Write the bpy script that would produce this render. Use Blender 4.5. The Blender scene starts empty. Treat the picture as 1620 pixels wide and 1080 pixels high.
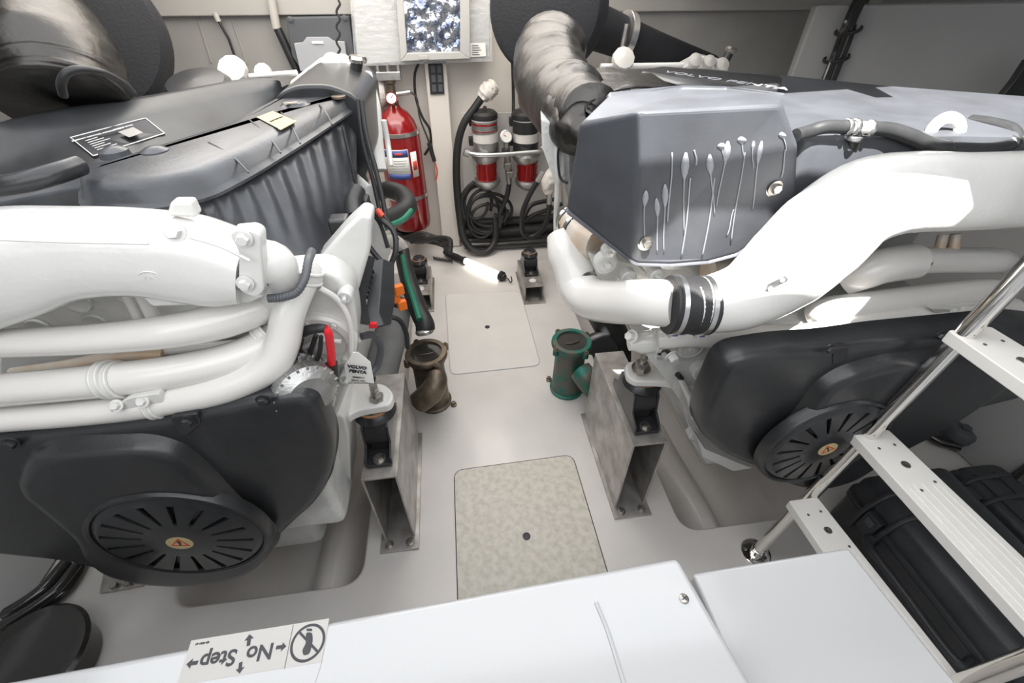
import bpy, bmesh, math, random
from mathutils import Vector, Matrix, noise
random.seed(7)
C = bpy.context.scene.collection
S = bpy.context.scene
PI = math.pi
# ---------------------------------------------------------------- camera
CF = 690.0; PITCH = math.atan(590/690.0); YAW = math.atan(120/908.0); CH = 1.75
EYE = Vector((0, 0, CH))
FW = Vector((math.sin(YAW)*math.cos(PITCH), math.cos(YAW)*math.cos(PITCH), -math.sin(PITCH)))
RT = Vector((math.cos(YAW), -math.sin(YAW), 0)); UP = RT.cross(FW)
cd = bpy.data.cameras.new('camera'); cam = bpy.data.objects.new('camera', cd); C.objects.link(cam)
cd.sensor_width = 36; cd.lens = CF*36/1620; cd.clip_start = 0.02
cam.matrix_world = Matrix((
    (RT.x, UP.x, -FW.x, 0), (RT.y, UP.y, -FW.y, 0), (RT.z, UP.z, -FW.z, CH), (0, 0, 0, 1)))
S.camera = cam
# ---------------------------------------------------------------- light
w = bpy.data.worlds.new('sky'); S.world = w; w.use_nodes = True
bg = w.node_tree.nodes['Background']; bg.inputs[0].default_value = (0.93, 0.96, 1.0, 1); bg.inputs[1].default_value = 0.6
SUN_DIR = Vector((-0.15, -0.38, 0.92)).normalized()        # towards the sun
sd = bpy.data.lights.new('sun', 'SUN'); sd.energy = 29.0; sd.angle = 0.012; sd.color = (1, 0.97, 0.92)
so = bpy.data.objects.new('sun', sd); C.objects.link(so); so.rotation_euler = SUN_DIR.to_track_quat('Z', 'Y').to_euler()
so.location = (0, -1, 4)
def area(name, loc, target, sx, sy, e, col=(1, 1, 1)):
    l = bpy.data.lights.new(name, 'AREA'); l.shape = 'RECTANGLE'; l.size = sx; l.size_y = sy; l.energy = e; l.color = col
    o = bpy.data.objects.new(name, l); C.objects.link(o); o.location = loc
    o.rotation_euler = (Vector(loc)-Vector(target)).to_track_quat('Z', 'Y').to_euler()
area('added_fill_main', (-0.2, 1.4, 2.09), (-0.2, 1.4, 0), 2.3, 2.0, 38, (0.95, 0.97, 1))  # added fill panel under the closed deck, not light from an opening
area('hatch_sky', (-0.15, -0.15, 2.09), (-0.2, 1.3, 0.75), 2.6, 0.8, 19, (0.96, 0.98, 1))
area('added_fill_rear', (-0.3, 2.5, 2.09), (-0.3, 2.6, 0), 2.3, 1.2, 42, (1, 0.93, 0.84))  # added fill to brighten the back wall, no lamp hangs here
S.view_settings.view_transform = 'Standard'; S.view_settings.look = 'None'
S.view_settings.gamma = 1; S.view_settings.use_curve_mapping = False
S.view_settings.exposure = 0.0
# ---------------------------------------------------------------- picture ray -> real point at a known depth / height / side
def _ray(x, y): return FW + RT*((x-810)/CF) - UP*((y-540)/CF)
def P(x, y, Y): r = _ray(x, y); return EYE + r*(Y/r.y)
def Z(x, y, z): r = _ray(x, y); return EYE + r*((z-CH)/r.z)
def X(x, y, xx): r = _ray(x, y); return EYE + r*(xx/r.x)
def rad(p, d): return d*0.5*(Vector(p)-EYE).dot(FW)/CF          # half of a width of d pixels at point p
# ---------------------------------------------------------------- materials
def mat(name, col, rough=0.5, metal=0.0, var=0.0, vscale=8, bump=0.0, bscale=60, col2=None, emit=0, trans=0, coat=0, alpha=1, detail=4, lo=.35, hi=.65):
    m = bpy.data.materials.new(name); m.use_nodes = True; nt = m.node_tree; b = nt.nodes['Principled BSDF']
    b.inputs['Base Color'].default_value = (*col, 1); b.inputs['Roughness'].default_value = rough; b.inputs['Metallic'].default_value = metal
    if coat: b.inputs['Coat Weight'].default_value = coat; b.inputs['Coat Roughness'].default_value = .1
    if trans: b.inputs['Transmission Weight'].default_value = trans
    if alpha < 1: b.inputs['Alpha'].default_value = alpha
    if emit: b.inputs['Emission Color'].default_value = (*col, 1); b.inputs['Emission Strength'].default_value = emit
    tc = nt.nodes.new('ShaderNodeTexCoord')
    if var or col2:
        n = nt.nodes.new('ShaderNodeTexNoise'); n.inputs['Scale'].default_value = vscale; n.inputs['Detail'].default_value = detail
        r = nt.nodes.new('ShaderNodeValToRGB'); r.color_ramp.elements[0].position = lo; r.color_ramp.elements[1].position = hi
        c2 = col2 or tuple(max(0, c*(1-var)) for c in col)
        r.color_ramp.elements[0].color = (*c2, 1); r.color_ramp.elements[1].color = (*col, 1)
        nt.links.new(tc.outputs['Object'], n.inputs['Vector']); nt.links.new(n.outputs['Fac'], r.inputs['Fac']); nt.links.new(r.outputs['Color'], b.inputs['Base Color'])
    if bump:
        n = nt.nodes.new('ShaderNodeTexNoise'); n.inputs['Scale'].default_value = bscale; n.inputs['Detail'].default_value = 3
        u = nt.nodes.new('ShaderNodeBump'); u.inputs['Strength'].default_value = bump; u.inputs['Distance'].default_value = .01
        nt.links.new(tc.outputs['Object'], n.inputs['Vector']); nt.links.new(n.outputs['Fac'], u.inputs['Height']); nt.links.new(u.outputs['Normal'], b.inputs['Normal'])
    return m
M = dict(
    gel=mat('gelcoat_floor', (.66, .63, .605), .30, var=.07, vscale=5, coat=.2),
    gelw=mat('gelcoat_white', (.42, .422, .427), .16, var=.03, vscale=3, coat=.5),
    wall=mat('gelcoat_wall', (.78, .73, .67), .45, var=.06, vscale=3),
    wallg=mat('hull_paint_grey', (.33, .32, .305), .6, var=.12, vscale=4),
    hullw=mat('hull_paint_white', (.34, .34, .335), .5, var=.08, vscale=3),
    cab=mat('cabinet_paint', (.40, .395, .38), .45, var=.04), cap=mat('cap_paint', (.44, .42, .39), .45),
    blks=mat('shroud_plastic', (.036, .038, .041), .38, col2=(.018, .019, .021), vscale=6, detail=7),
    beam=mat('beam_paint', (.40, .385, .365), .5, var=.06, vscale=4),
    panel=mat('scuffed_panel', (.58, .545, .48), .5, col2=(.44, .42, .36), vscale=38, detail=10, lo=.30, hi=.60),
    hatch=mat('clean_panel', (.66, .635, .605), .35, var=.05, vscale=6),
    eng=mat('engine_white_paint', (.67, .66, .635), .22, var=.05, vscale=9, bump=.08, bscale=90, coat=.3),
    engd=mat('engine_casting_paint', (.66, .66, .64), .40, var=.14, vscale=12, bump=.35, bscale=50),
    pipe=mat('engine_pipe_paint', (.70, .68, .65), .20, var=.03, vscale=6, coat=.4),
    blk=mat('black_plastic', (.026, .027, .029), .28, var=.2, vscale=20, bump=.05, bscale=200),
    blkd=mat('dusty_black_plastic', (.068, .072, .081), .33, col2=(.028, .030, .034), vscale=7, detail=7, bump=.05, bscale=80),
    shield=mat('heat_shield_coating', (.062, .066, .076), .47, col2=(.044, .047, .054), vscale=7, detail=6, bump=.04, bscale=150),
    rub=mat('black_rubber', (.018, .018, .019), .5, var=.2, bump=.08, bscale=120),
    hose=mat('grey_black_hose', (.030, .031, .033), .42, var=.25, vscale=30),
    dgrey=mat('dark_grey_plastic', (.09, .095, .105), .45, var=.1),
    lgrey=mat('light_grey_plastic', (.36, .37, .39), .4, var=.05),
    steel=mat('brushed_steel', (.50, .48, .46), .42, .65, col2=(.30, .28, .26), vscale=12, detail=8, bump=.1, bscale=60),
    bolt=mat('bolt_steel', (.45, .43, .40), .35, 1, var=.3, vscale=40),
    chrome=mat('polished_stainless', (.78, .76, .73), .08, 1),
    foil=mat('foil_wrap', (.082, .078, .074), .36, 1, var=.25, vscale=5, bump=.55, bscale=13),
    alu=mat('cast_aluminium', (.50, .50, .49), .4, .9, var=.25, vscale=25, bump=.2, bscale=80),
    band=mat('stainless_band', (.62, .62, .62), .28, 1),
    red=mat('red_enamel', (.23, .006, .008), .20, coat=.6),
    redg=mat('red_filter_bowl', (.30, .006, .006), .08, coat=.5, trans=.25),
    bronze=mat('strainer_bronze', (.20, .155, .11), .45, .7, col2=(.10, .085, .065), vscale=18, detail=7, bump=.2, bscale=50),
    patina=mat('green_patina', (.015, .14, .105), .5, .3, col2=(.12, .115, .095), vscale=11, detail=7, bump=.2, bscale=50, lo=.43, hi=.57),
    glassd=mat('dark_lid_glass', (.035, .032, .030), .07, coat=.5),
    green=mat('green_hose_stripe', (.01, .17, .10), .5),
    orange=mat('orange_plug', (.8, .17, .01), .45),
    redc=mat('red_cable', (.72, .02, .03), .35),
    paper=mat('paper_label', (.78, .77, .73), .5),
    yellow=mat('yellow_label', (.52, .42, .21), .5),
    ink=mat('ink', (.03, .03, .035), .5), inkb=mat('blue_ink', (.05, .08, .28), .5), inkr=mat('red_ink', (.6, .06, .03), .5),
    sticker=mat('sticker_film', (.40, .385, .365), .35),
    tape=mat('wrapped_tape', (.62, .58, .54), .5, bump=.7, bscale=40),
    blackfab=mat('black_insulation', (.006, .0065, .009), .8, bump=.3, bscale=90),
    lagging=mat('grey_lagging', (.17, .17, .17), .8, var=.3, bump=.3, bscale=30),
    lamp=mat('lamp_tube', (1, .95, .84), .3, emit=3.5),
    tread=mat('ladder_tread_plastic', (.76, .74, .70), .45, var=.03),
    deck=mat('deck_underside', (.55, .54, .52), .6),
    filmbag=mat('crumpled_silver_film', (.50, .52, .56), .18, .8, col2=(.10, .13, .22), vscale=16, detail=3, bump=1.0, bscale=26),
    copper=mat('heated_pipe', (.55, .40, .28), .35, .1, col2=(.66, .61, .54), vscale=10),
    case=mat('case_plastic', (.042, .045, .050), .34, var=.25, vscale=14, bump=.08, bscale=160),
    oil=mat('oily_black_plastic', (.022, .021, .020), .18, coat=.4),
    brown=mat('rusty_mark', (.30, .15, .07), .6),
)
# frames with scratches/streaks: long white drips on the heat shield
M['drip'] = mat('dried_drip', (.22, .23, .255), .55)
# clear film (polythene)
cf = bpy.data.materials.new('clear_film'); cf.use_nodes = True
_b = cf.node_tree.nodes['Principled BSDF']; _b.inputs['Base Color'].default_value = (.9, .92, .95, 1); _b.inputs['Roughness'].default_value = .12; _b.inputs['Alpha'].default_value = .16
_n = cf.node_tree.nodes.new('ShaderNodeTexNoise'); _n.inputs['Scale'].default_value = 14
_u = cf.node_tree.nodes.new('ShaderNodeBump'); _u.inputs['Strength'].default_value = .8; _u.inputs['Distance'].default_value = .02
cf.node_tree.links.new(_n.outputs['Fac'], _u.inputs['Height']); cf.node_tree.links.new(_u.outputs['Normal'], _b.inputs['Normal'])
M['film'] = cf
# ---------------------------------------------------------------- helpers
def thing(name, label, cat, loc=(0, 0, 0), group=None):
    o = bpy.data.objects.new(name, None); C.objects.link(o); o.location = loc; o.empty_display_size = .05
    o['label'] = label; o['category'] = cat
    if group: o['group'] = group
    bpy.context.view_layer.update()
    return o
def tag(o, label, cat, group=None):
    o['label'] = label; o['category'] = cat
    if group: o['group'] = group
    return o
def world_loc(o):
    v = Vector(o.location); 
    while o.parent: o = o.parent; v += Vector(o.location)
    return v
def obj(name, bm, m, parent=None, bev=0, seg=2, sub=0, smooth=True, label=None, ang=35):
    """links bm (built in world coordinates) as one mesh object, origin at its centre"""
    bmesh.ops.recalc_face_normals(bm, faces=bm.faces)
    me = bpy.data.meshes.new(name)
    vs = [v.co for v in bm.verts]
    c = Vector(((min(v.x for v in vs)+max(v.x for v in vs))/2, (min(v.y for v in vs)+max(v.y for v in vs))/2, (min(v.z for v in vs)+max(v.z for v in vs))/2))
    for v in bm.verts: v.co -= c
    bm.to_mesh(me); bm.free()
    if smooth:
        me.polygons.foreach_set('use_smooth', [True]*len(me.polygons))
        if not bev and not sub: me.set_sharp_from_angle(angle=math.radians(ang))
    ms = m if isinstance(m, (list, tuple)) else [m]
    for x in ms: me.materials.append(M[x] if isinstance(x, str) else x)
    o = bpy.data.objects.new(name, me); C.objects.link(o)
    o.location = c
    if parent is not None: o.parent = parent; o.location = c - world_loc(parent)
    if bev:
        d = o.modifiers.new('bevel', 'BEVEL'); d.width = bev; d.segments = seg; d.limit_method = 'ANGLE'; d.angle_limit = math.radians(30); d.harden_normals = True
    if sub:
        d = o.modifiers.new('subd', 'SUBSURF'); d.levels = sub; d.render_levels = sub
    if label: o['label'] = label
    return o
def struct(name, bm, m, **k):
    o = obj(name, bm, m, **k); o['kind'] = 'structure'; return o
def B(): return bmesh.new()
def frame(d):
    d = Vector(d).normalized(); a = Vector((0, 0, 1)) if abs(d.z) < .9 else Vector((1, 0, 0))
    u = d.cross(a).normalized(); return u, d.cross(u).normalized()
def rings(bm, rs, cap=True, mi=0, closed=False):
    L = [[bm.verts.new(p) for p in r] for r in rs]; n = len(L[0])
    idx = list(range(len(L)-1)) + ([len(L)-1] if closed else [])
    for i in idx:
        a, b = L[i], L[(i+1) % len(L)]
        for k in range(n):
            try: f = bm.faces.new((a[k], a[(k+1) % n], b[(k+1) % n], b[k])); f.material_index = mi
            except ValueError: pass
    if cap and not closed:
        for r in (L[0], L[-1]):
            f = bm.faces.new(r); f.material_index = mi
    return bm
def prism(bm, pts, vec, mi=0):
    vec = Vector(vec); return rings(bm, [[Vector(p) for p in pts], [Vector(p)+vec for p in pts]], mi=mi)
def box(bm, c, s, rz=0, rot=None, mi=0):
    R = rot or Matrix.Rotation(rz, 3, 'Z'); c = Vector(c); h = [x/2 for x in s]
    q = [(-1, -1), (1, -1), (1, 1), (-1, 1)]
    return rings(bm, [[c+R @ Vector((a*h[0], b*h[1], z*h[2])) for a, b in q] for z in (-1, 1)], mi=mi)
def cyl(bm, p0, p1, r0, r1=None, n=24, mi=0):
    p0 = Vector(p0); p1 = Vector(p1); r1 = r0 if r1 is None else r1; u, v = frame(p1-p0)
    return rings(bm, [[p+(u*math.cos(2*PI*k/n)+v*math.sin(2*PI*k/n))*r for k in range(n)] for p, r in ((p0, r0), (p1, r1))], mi=mi)
def lathe(bm, o, d, prof, n=32, mi=0, cap=True):
    o = Vector(o); d = Vector(d).normalized(); u, v = frame(d)
    return rings(bm, [[o+d*t+(u*math.cos(2*PI*k/n)+v*math.sin(2*PI*k/n))*max(r, 1e-4) for k in range(n)] for r, t in prof], mi=mi, cap=cap)
def torus(bm, o, d, R, r, n=32, m=8, a0=0, a1=2*PI, sq=1, mi=0, up=None):
    o = Vector(o); d = Vector(d).normalized(); u, v = frame(d)
    if up is not None: u = (Vector(up)-d*Vector(up).dot(d)).normalized(); v = d.cross(u)
    full = abs(a1-a0-2*PI) < 1e-4; cnt = n if full else n+1
    rs = []
    for k in range(cnt):
        a = a0+(a1-a0)*k/n; e = u*math.cos(a)+v*math.sin(a)
        rs.append([o+e*(R+r*math.cos(2*PI*j/m))+d*r*sq*math.sin(2*PI*j/m) for j in range(m)])
    return rings(bm, rs, closed=full, mi=mi)
def spline(pts, n=8):
    pts = [Vector(p) for p in pts]
    if len(pts) < 3: return pts
    q = [pts[0]*2-pts[1]]+pts+[pts[-1]*2-pts[-2]]; out = []
    for i in range(1, len(q)-2):
        a, b, c, d = q[i-1:i+3]
        for k in range(n):
            t = k/n; out.append(.5*((2*b)+(c-a)*t+(2*a-5*b+4*c-d)*t*t+(3*b-a-3*c+d)*t**3))
    out.append(pts[-1]); return out
def sinterp(vals, n=8):
    out = []
    for i in range(len(vals)-1):
        for k in range(n): out.append(vals[i]+(vals[i+1]-vals[i])*k/n)
    return out+[vals[-1]]
def tube(bm, pts, r, n=8, seg=16, smooth=True, sq=None, mi=0, rib=0, cap=True):
    rr = r if isinstance(r, (list, tuple)) else [r]*len(pts)
    if smooth and len(pts) > 2: path = spline(pts, n); rr = sinterp(rr, n)
    else: path = [Vector(p) for p in pts]
    t0 = (path[1]-path[0]).normalized(); u, v = frame(t0); rs = []
    for i, p in enumerate(path):
        t = (path[min(i+1, len(path)-1)]-path[max(i-1, 0)]).normalized()
        u = (u-t*u.dot(t)).normalized(); v = t.cross(u)
        k_ = rr[i]*(1+(rib if i % 2 else 0))
        rs.append([p+(u*math.cos(2*PI*k/seg)+v*math.sin(2*PI*k/seg))*k_ for k in range(seg)])
    return rings(bm, rs, mi=mi, cap=cap)
def ptube(bm, q, n=8, seg=16, **k):
    """q: (x, y, depth, width in picture) control points"""
    pts = [P(a, b, Y) for a, b, Y, d in q]; return tube(bm, pts, [rad(p, t[3]) for p, t in zip(pts, q)], n=n, seg=seg, **k)
def hexbolt(bm, p, d, r, h=None, washer=True, mi=0):
    p = Vector(p); d = Vector(d).normalized(); h = h or r*.9
    if washer: cyl(bm, p-d*.001, p+d*r*.25, r*1.45, n=20, mi=mi)
    lathe(bm, p+d*r*.2, d, [(r, 0), (r, h*.8), (r*.86, h)], n=6, mi=mi)
    return bm
def bolts(name, pts, d, r, m, parent, **k):
    for p in pts: obj(name, hexbolt(B(), p, d, r), m, parent, **k)
def text(name, s, loc, xdir, ydir, size, m, parent, ext=.0006, ax='CENTER', sx=1, bold=0):
    cu = bpy.data.curves.new(name, 'FONT'); cu.body = s; cu.size = size; cu.extrude = ext; cu.align_x = ax; cu.align_y = 'CENTER'; cu.offset = bold
    t = bpy.data.objects.new(name, cu); C.objects.link(t)
    me = bpy.data.meshes.new_from_object(t); bpy.data.objects.remove(t)
    x = Vector(xdir).normalized(); z = x.cross(Vector(ydir)).normalized(); y = z.cross(x)
    R = Matrix((x, y, z)).transposed()
    for v in me.vertices: v.co = R @ Vector((v.co.x*sx, v.co.y, v.co.z))
    me.materials.append(M[m]); o = bpy.data.objects.new(name, me); C.objects.link(o); o.location = Vector(loc)
    if parent is not None: o.parent = parent; o.location = Vector(loc)-world_loc(parent)
    return o
def quad(bm, a, b, c, d, t, mi=0):
    """sheet through four points, t thick along its normal"""
    a, b, c, d = map(Vector, (a, b, c, d)); nrm = (b-a).cross(d-a).normalized(); return prism(bm, [a, b, c, d], nrm*t, mi=mi)
def rrect(cx, cy, w_, h_, r, n=6):
    out = []
    for qx, qy, a in ((1, 1, 0), (-1, 1, 90), (-1, -1, 180), (1, -1, 270)):
        for k in range(n+1):
            t = math.radians(a+90*k/n); out.append((cx+qx*(w_/2-r)+r*math.cos(t), cy+qy*(h_/2-r)+r*math.sin(t)))
    return out
def fillet(pts, r, n=5):
    out = []; N = len(pts)
    for i in range(N):
        a, b, c = Vector(pts[i-1]), Vector(pts[i]), Vector(pts[(i+1) % N])
        d1 = (a-b); d2 = (c-b); q = min(r, d1.length*.45, d2.length*.45); p = b+d1.normalized()*q; s = b+d2.normalized()*q
        for k in range(n+1):
            t = k/n; out.append(p*(1-t)**2+b*2*t*(1-t)+s*t*t)
    return out
def puff(bm, outline, nrm, levels):
    """stacked insets of an outline: levels = [(inset, height)]"""
    nrm = Vector(nrm).normalized(); o = [Vector(p) for p in outline]; N = len(o); c = sum(o, Vector())/N; rs = []
    area2 = sum(((o[i]-c).cross(o[(i+1) % N]-c)).dot(nrm) for i in range(N)); sgn = 1 if area2 > 0 else -1
    for ins, h in levels:
        r = []
        for i in range(N):
            t = (o[(i+1) % N]-o[i-1]).normalized(); inn = nrm.cross(t)*sgn
            r.append(o[i]+inn*ins+nrm*h)
        rs.append(r)
    return rings(bm, rs)
# ================================================================ THE ROOM
FX0, FX1, FY0, FY1 = -2.3, 3.2, -.7, 3.4
PITS = [(-1.16, -.465, .715, 2.95), (.80, 1.48, .745, 2.95)]
def pit_outline(p, d=0):
    x0, x1, y0, y1 = p; e = .12 if x1 < 0 else .08
    L_ = [(x0+d, y0+d), (x1-d, y0+d), (x1-d, 1.55+d*.3), (x1+e-d, 1.72+d*.3), (x1+e-d, y1-d), (x0+d, y1-d)] if x1 < 0 else [(x0+d, y0+d), (x1-d, y0+d), (x1-d, y1-d), (x0-e+d, y1-d), (x0-e+d, 1.72+d*.3), (x0+d, 1.55+d*.3)]
    return [(v.x, v.y) for v in fillet([(a, b, 0) for a, b in L_], .085, 6)]
PAN = [('near', [(-.113, .600), (.462, .600), (.447, 1.172), (-.113, 1.158)]), ('far', [(-.115, 1.785), (.404, 1.795), (.397, 2.56), (-.130, 2.60)])]
PAN[0] = ('near', [(-.117, .50), (.452, .50), (.442, 1.171), (-.113, 1.158)])
bm = B()
outer = [bm.verts.new((x, y, 0)) for x, y in ((FX0, FY0), (FX1, FY0), (FX1, FY1), (FX0, FY1))]
E_ = [bm.edges.new((outer[i], outer[(i+1) % 4])) for i in range(4)]
PD = .34
for p in PITS:
    o_ = pit_outline(p); n_ = len(o_); top = [bm.verts.new((x, y, 0)) for x, y in o_]
    E_ += [bm.edges.new((top[i], top[(i+1) % n_])) for i in range(n_)]
    prev = top
    for d, z in ((.006, -.004), (.012, -.016), (.03, -.2), (.045, -.28), (.08, -.325), (.13, -PD)):
        cur = [bm.verts.new((x, y, z)) for x, y in pit_outline(p, d)]
        for i in range(n_): bm.faces.new((prev[i], prev[(i+1) % n_], cur[(i+1) % n_], cur[i]))
        prev = cur
    bm.faces.new(prev)
bmesh.ops.triangle_fill(bm, use_beauty=True, use_dissolve=False, edges=E_)
struct('floor', bm, 'gel')
# moulded swelling on the bottom of each pit
for p, px_ in ((PITS[0], -.66), (PITS[1], 1.02)):
    bm = B(); rs = []
    for k in range(13):
        a = PI*k/12; rs.append([Vector((px_-.10*math.cos(a), y, -PD+.002+.17*math.sin(a)*s)) for y, s in ((p[2]+.045, 1), (p[2]+.3, .95), (p[2]+.62, .35), (p[2]+.8, .02))])
    L = [[bm.verts.new(v) for v in r] for r in rs]
    for i in range(12):
        for j in range(3): bm.faces.new((L[i][j], L[i+1][j], L[i+1][j+1], L[i][j+1]))
    struct('trim_1' if px_ < 0 else 'trim_2', bm, 'gel', sub=1)
# walls
bm = B(); box(bm, (.45, 3.44, .95), (5.9, .08, 2.5)); struct('wall_back', bm, 'wall')
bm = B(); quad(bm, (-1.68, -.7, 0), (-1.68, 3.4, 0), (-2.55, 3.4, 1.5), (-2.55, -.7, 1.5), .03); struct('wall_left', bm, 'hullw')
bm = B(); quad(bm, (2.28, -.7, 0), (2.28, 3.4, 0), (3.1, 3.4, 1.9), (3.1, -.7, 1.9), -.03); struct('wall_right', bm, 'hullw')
bm = B(); box(bm, (.45, 3.365, 1.79), (5.9, .07, .5)); struct('trim_3', bm, 'beam', bev=.008)
bm = B(); prism(bm, [(-2.5, 3.395, .5), (-.62, 3.395, .5), (-.62, 3.395, 1.56), (-2.5, 3.395, 1.56)], (0, -.012, 0)); struct('trim_4', bm, 'wallg', bev=.003)
bm = B(); prism(bm, [(.5, 3.395, .6), (3, 3.395, .6), (3, 3.395, 1.56), (.5, 3.395, 1.56)], (0, -.010, 0)); struct('trim_5', bm, 'wallg', bev=.003)
# pillar
bm = B(); prism(bm, [P(671, 100, 3.28), P(706, 100, 3.28), P(728, 389, 3.28), P(701, 390, 3.28)], (0, .13, 0)); struct('trim_6', bm, 'wall', bev=.006)
# deck above with the open hatch, then an added baffle and an unseen sun-blocking roof
def hole_plate(name, z, t, outer_, holes, m):
    bm = B(); ed = []
    for lp in [outer_]+holes:
        v = [bm.verts.new((x, y, z)) for x, y in lp]; ed += [bm.edges.new((v[i], v[(i+1) % len(v)])) for i in range(len(v))]
    bmesh.ops.triangle_fill(bm, use_beauty=True, use_dissolve=False, edges=ed)
    r = bmesh.ops.extrude_face_region(bm, geom=bm.faces[:])
    for v in [g for g in r['geom'] if isinstance(g, bmesh.types.BMVert)]: v.co.z += t
    return struct(name, bm, m, smooth=False)
hole_plate('ceiling', 2.12, .02, [(-2.7, -.8), (3.3, -.8), (3.3, 3.5), (-2.7, 3.5)],
    [[(-1.3, -.65), (1.9, -.65), (1.9, .30), (-1.3, .30)],
     [(.27, .50), (.30, .60), (.44, .640), (.65, .622), (.84, .54), (.99, .51), (1.02, .47), (.86, .345), (.42, .38)],
     [(.20, .805), (.29, .74), (.305, .676), (1.8, .676), (1.8, 1.3), (1.0, 1.2), (.5, 1.1), (.33, 1.03)]], 'deck')  # last two holes shaped to throw sun patches on the right engine
bm = B(); box(bm, (1.32, 2.3, 1.94), (.06, 2.1, .36)); struct('added_baffle', bm, 'deck', smooth=False)  # added baffle above the view, keeps the fills off the upper right
bm = B(); prism(bm, [(-4, -5, 4), (5, -5, 4), (5, -.45, 4), (-4, -.45, 4)], (0, 0, .05)); struct('added_sun_blocker', bm, 'deck', smooth=False)  # added roof out of view, stops sun through the front opening

# ================================================================ ENGINE PARTS SHARED BY BOTH ENGINES
FR = Vector((0, -1, 0))
def grille(c, r0, r1, R, n, par, hubr):
    """pressed disc with radial slots, facing the viewer"""
    bm = B(); m = n*8; c = Vector(c)
    def pt(r, k, y=0): a = 2*PI*k/m+.11; return c+Vector((math.cos(a)*r, y, math.sin(a)*r))
    rad_ = [(hubr*.2, -.004), (hubr, -.004), (r0, 0), (r1, 0), (R*.92, .004), (R, .016)]
    L = [[bm.verts.new(pt(r, k, y)) for k in range(m)] for r, y in rad_]
    for i in range(len(L)-1):
        for k in range(m):
            if i == 2 and k % 8 in (0, 1): continue
            bm.faces.new((L[i][k], L[i][(k+1) % m], L[i+1][(k+1) % m], L[i+1][k]))
    bm.faces.new(L[0])
    r = bmesh.ops.extrude_face_region(bm, geom=bm.faces[:])
    for v in [g for g in r['geom'] if isinstance(g, bmesh.types.BMVert)]: v.co.y += .006
    g = obj('fan_grille', bm, 'blk', par, ang=40)
    return g
def warning(par, c, r, rot):
    s = obj('warning_sticker', lathe(B(), Vector(c), FR, [(r, 0), (r, .001)], n=32), 'yellow', par)
    u = Vector((math.cos(rot), 0, math.sin(rot))); v = Vector((-math.sin(rot), 0, math.cos(rot))); c = Vector(c)+FR*.0012
    bm = B()
    a = [c+(u*math.cos(t)+v*math.sin(t))*r*.80 for t in (PI/2, PI/2+2*PI/3, PI/2+4*PI/3)]; b = [c+(p-c)*.72 for p in a]
    for i in range(3): prism(bm, [a[i], a[(i+1) % 3], b[(i+1) % 3], b[i]], FR*.0006)
    obj('warning_triangle', bm, 'inkr', s, smooth=False)
    bm = B(); cyl(bm, c-v*.15*r+u*.05*r, c+v*.38*r-u*.05*r, .06*r, .11*r, n=8); cyl(bm, c-v*.3*r, c-v*.22*r, .08*r, n=8)
    obj('warning_mark', bm, 'ink', s)
def cover(par, Yf, outl, raised, hub, R, rot):
    cv = obj('belt_cover', puff(B(), fillet([P(x, y, Yf) for x, y in outl], .05), FR, [(0, -.065), (0, -.01), (.008, .006), (.02, .014), (.032, .016)]), 'blk', par, ang=50)
    obj('raised_panel', puff(B(), fillet([P(x, y, Yf-.02) for x, y in raised], .06), FR, [(-.012, -.012), (-.004, .002), (.003, .022), (.014, .034), (.03, .037)]), 'blk', cv, ang=60)
    c = P(hub[0], hub[1], Yf-.065)
    obj('fan_rim', lathe(B(), c+FR*-.03, FR, [(R*1.07, 0), (R*1.055, .020), (R*1.03, .030), (R*1.0, .032), (R*.97, .028), (R*.96, 0)], n=64), 'blk', cv)
    obj('fan_pulley', lathe(B(), c+FR*-.022, FR, [(R*.8, 0), (R*.8, .006), (R*.62, .007), (R*.6, .0)], n=48), 'alu', cv, label='grey metal pulley behind the slots')
    grille(c+Vector((0, -.006, 0)), R*.42, R*.86, R*.985, 17, cv, R*.36)
    warning(par, c+FR*.0095, R*.155, rot)
    return cv
def clamp(par, c, d, R, m='eng', w_=.010, name='pipe_clamp', lugdir=None):
    bm = B(); torus(bm, c, d, R, .0045, n=36, sq=2.2)
    for s in (-1, 1): torus(bm, Vector(c)+Vector(d).normalized()*s*w_*1.1, d, R+.002, .004, n=36)
    return obj(name, bm, m, par)
def arm(par, pts, thick, stud, sr, m='eng'):
    """cast mounting arm: outline on a horizontal plane, with the stud and nut standing in it"""
    a = obj('mounting_arm', prism(B(), fillet(pts, .03), (0, 0, -thick)), m, par, bev=.008)
    bm = B(); s = Vector(stud); cyl(bm, s-Vector((0, 0, .12)), s+Vector((0, 0, .085)), sr*.6, n=16)
    hexbolt(bm, s, (0, 0, 1), sr*1.15, h=sr*1.5); torus(bm, s+Vector((0, 0, .052)), (0, 0, 1), sr*.6, sr*.08); torus(bm, s+Vector((0, 0, .066)), (0, 0, 1), sr*.6, sr*.08)
    obj('stud', bm, 'bolt', a)
    return a
def castings(par, pts, seed, m='engd', name='casting_boss'):
    for x, y, Y, r in pts:
        p = P(x, y, Y); obj(name, lathe(B(), p+Vector((0, .03, 0)), FR, [(r, 0), (r, .03), (r*.8, .034), (r*.75, .03), (r*.3, .03), (r*.3, .045), (.001, .046)], n=28), m, par)

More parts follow.
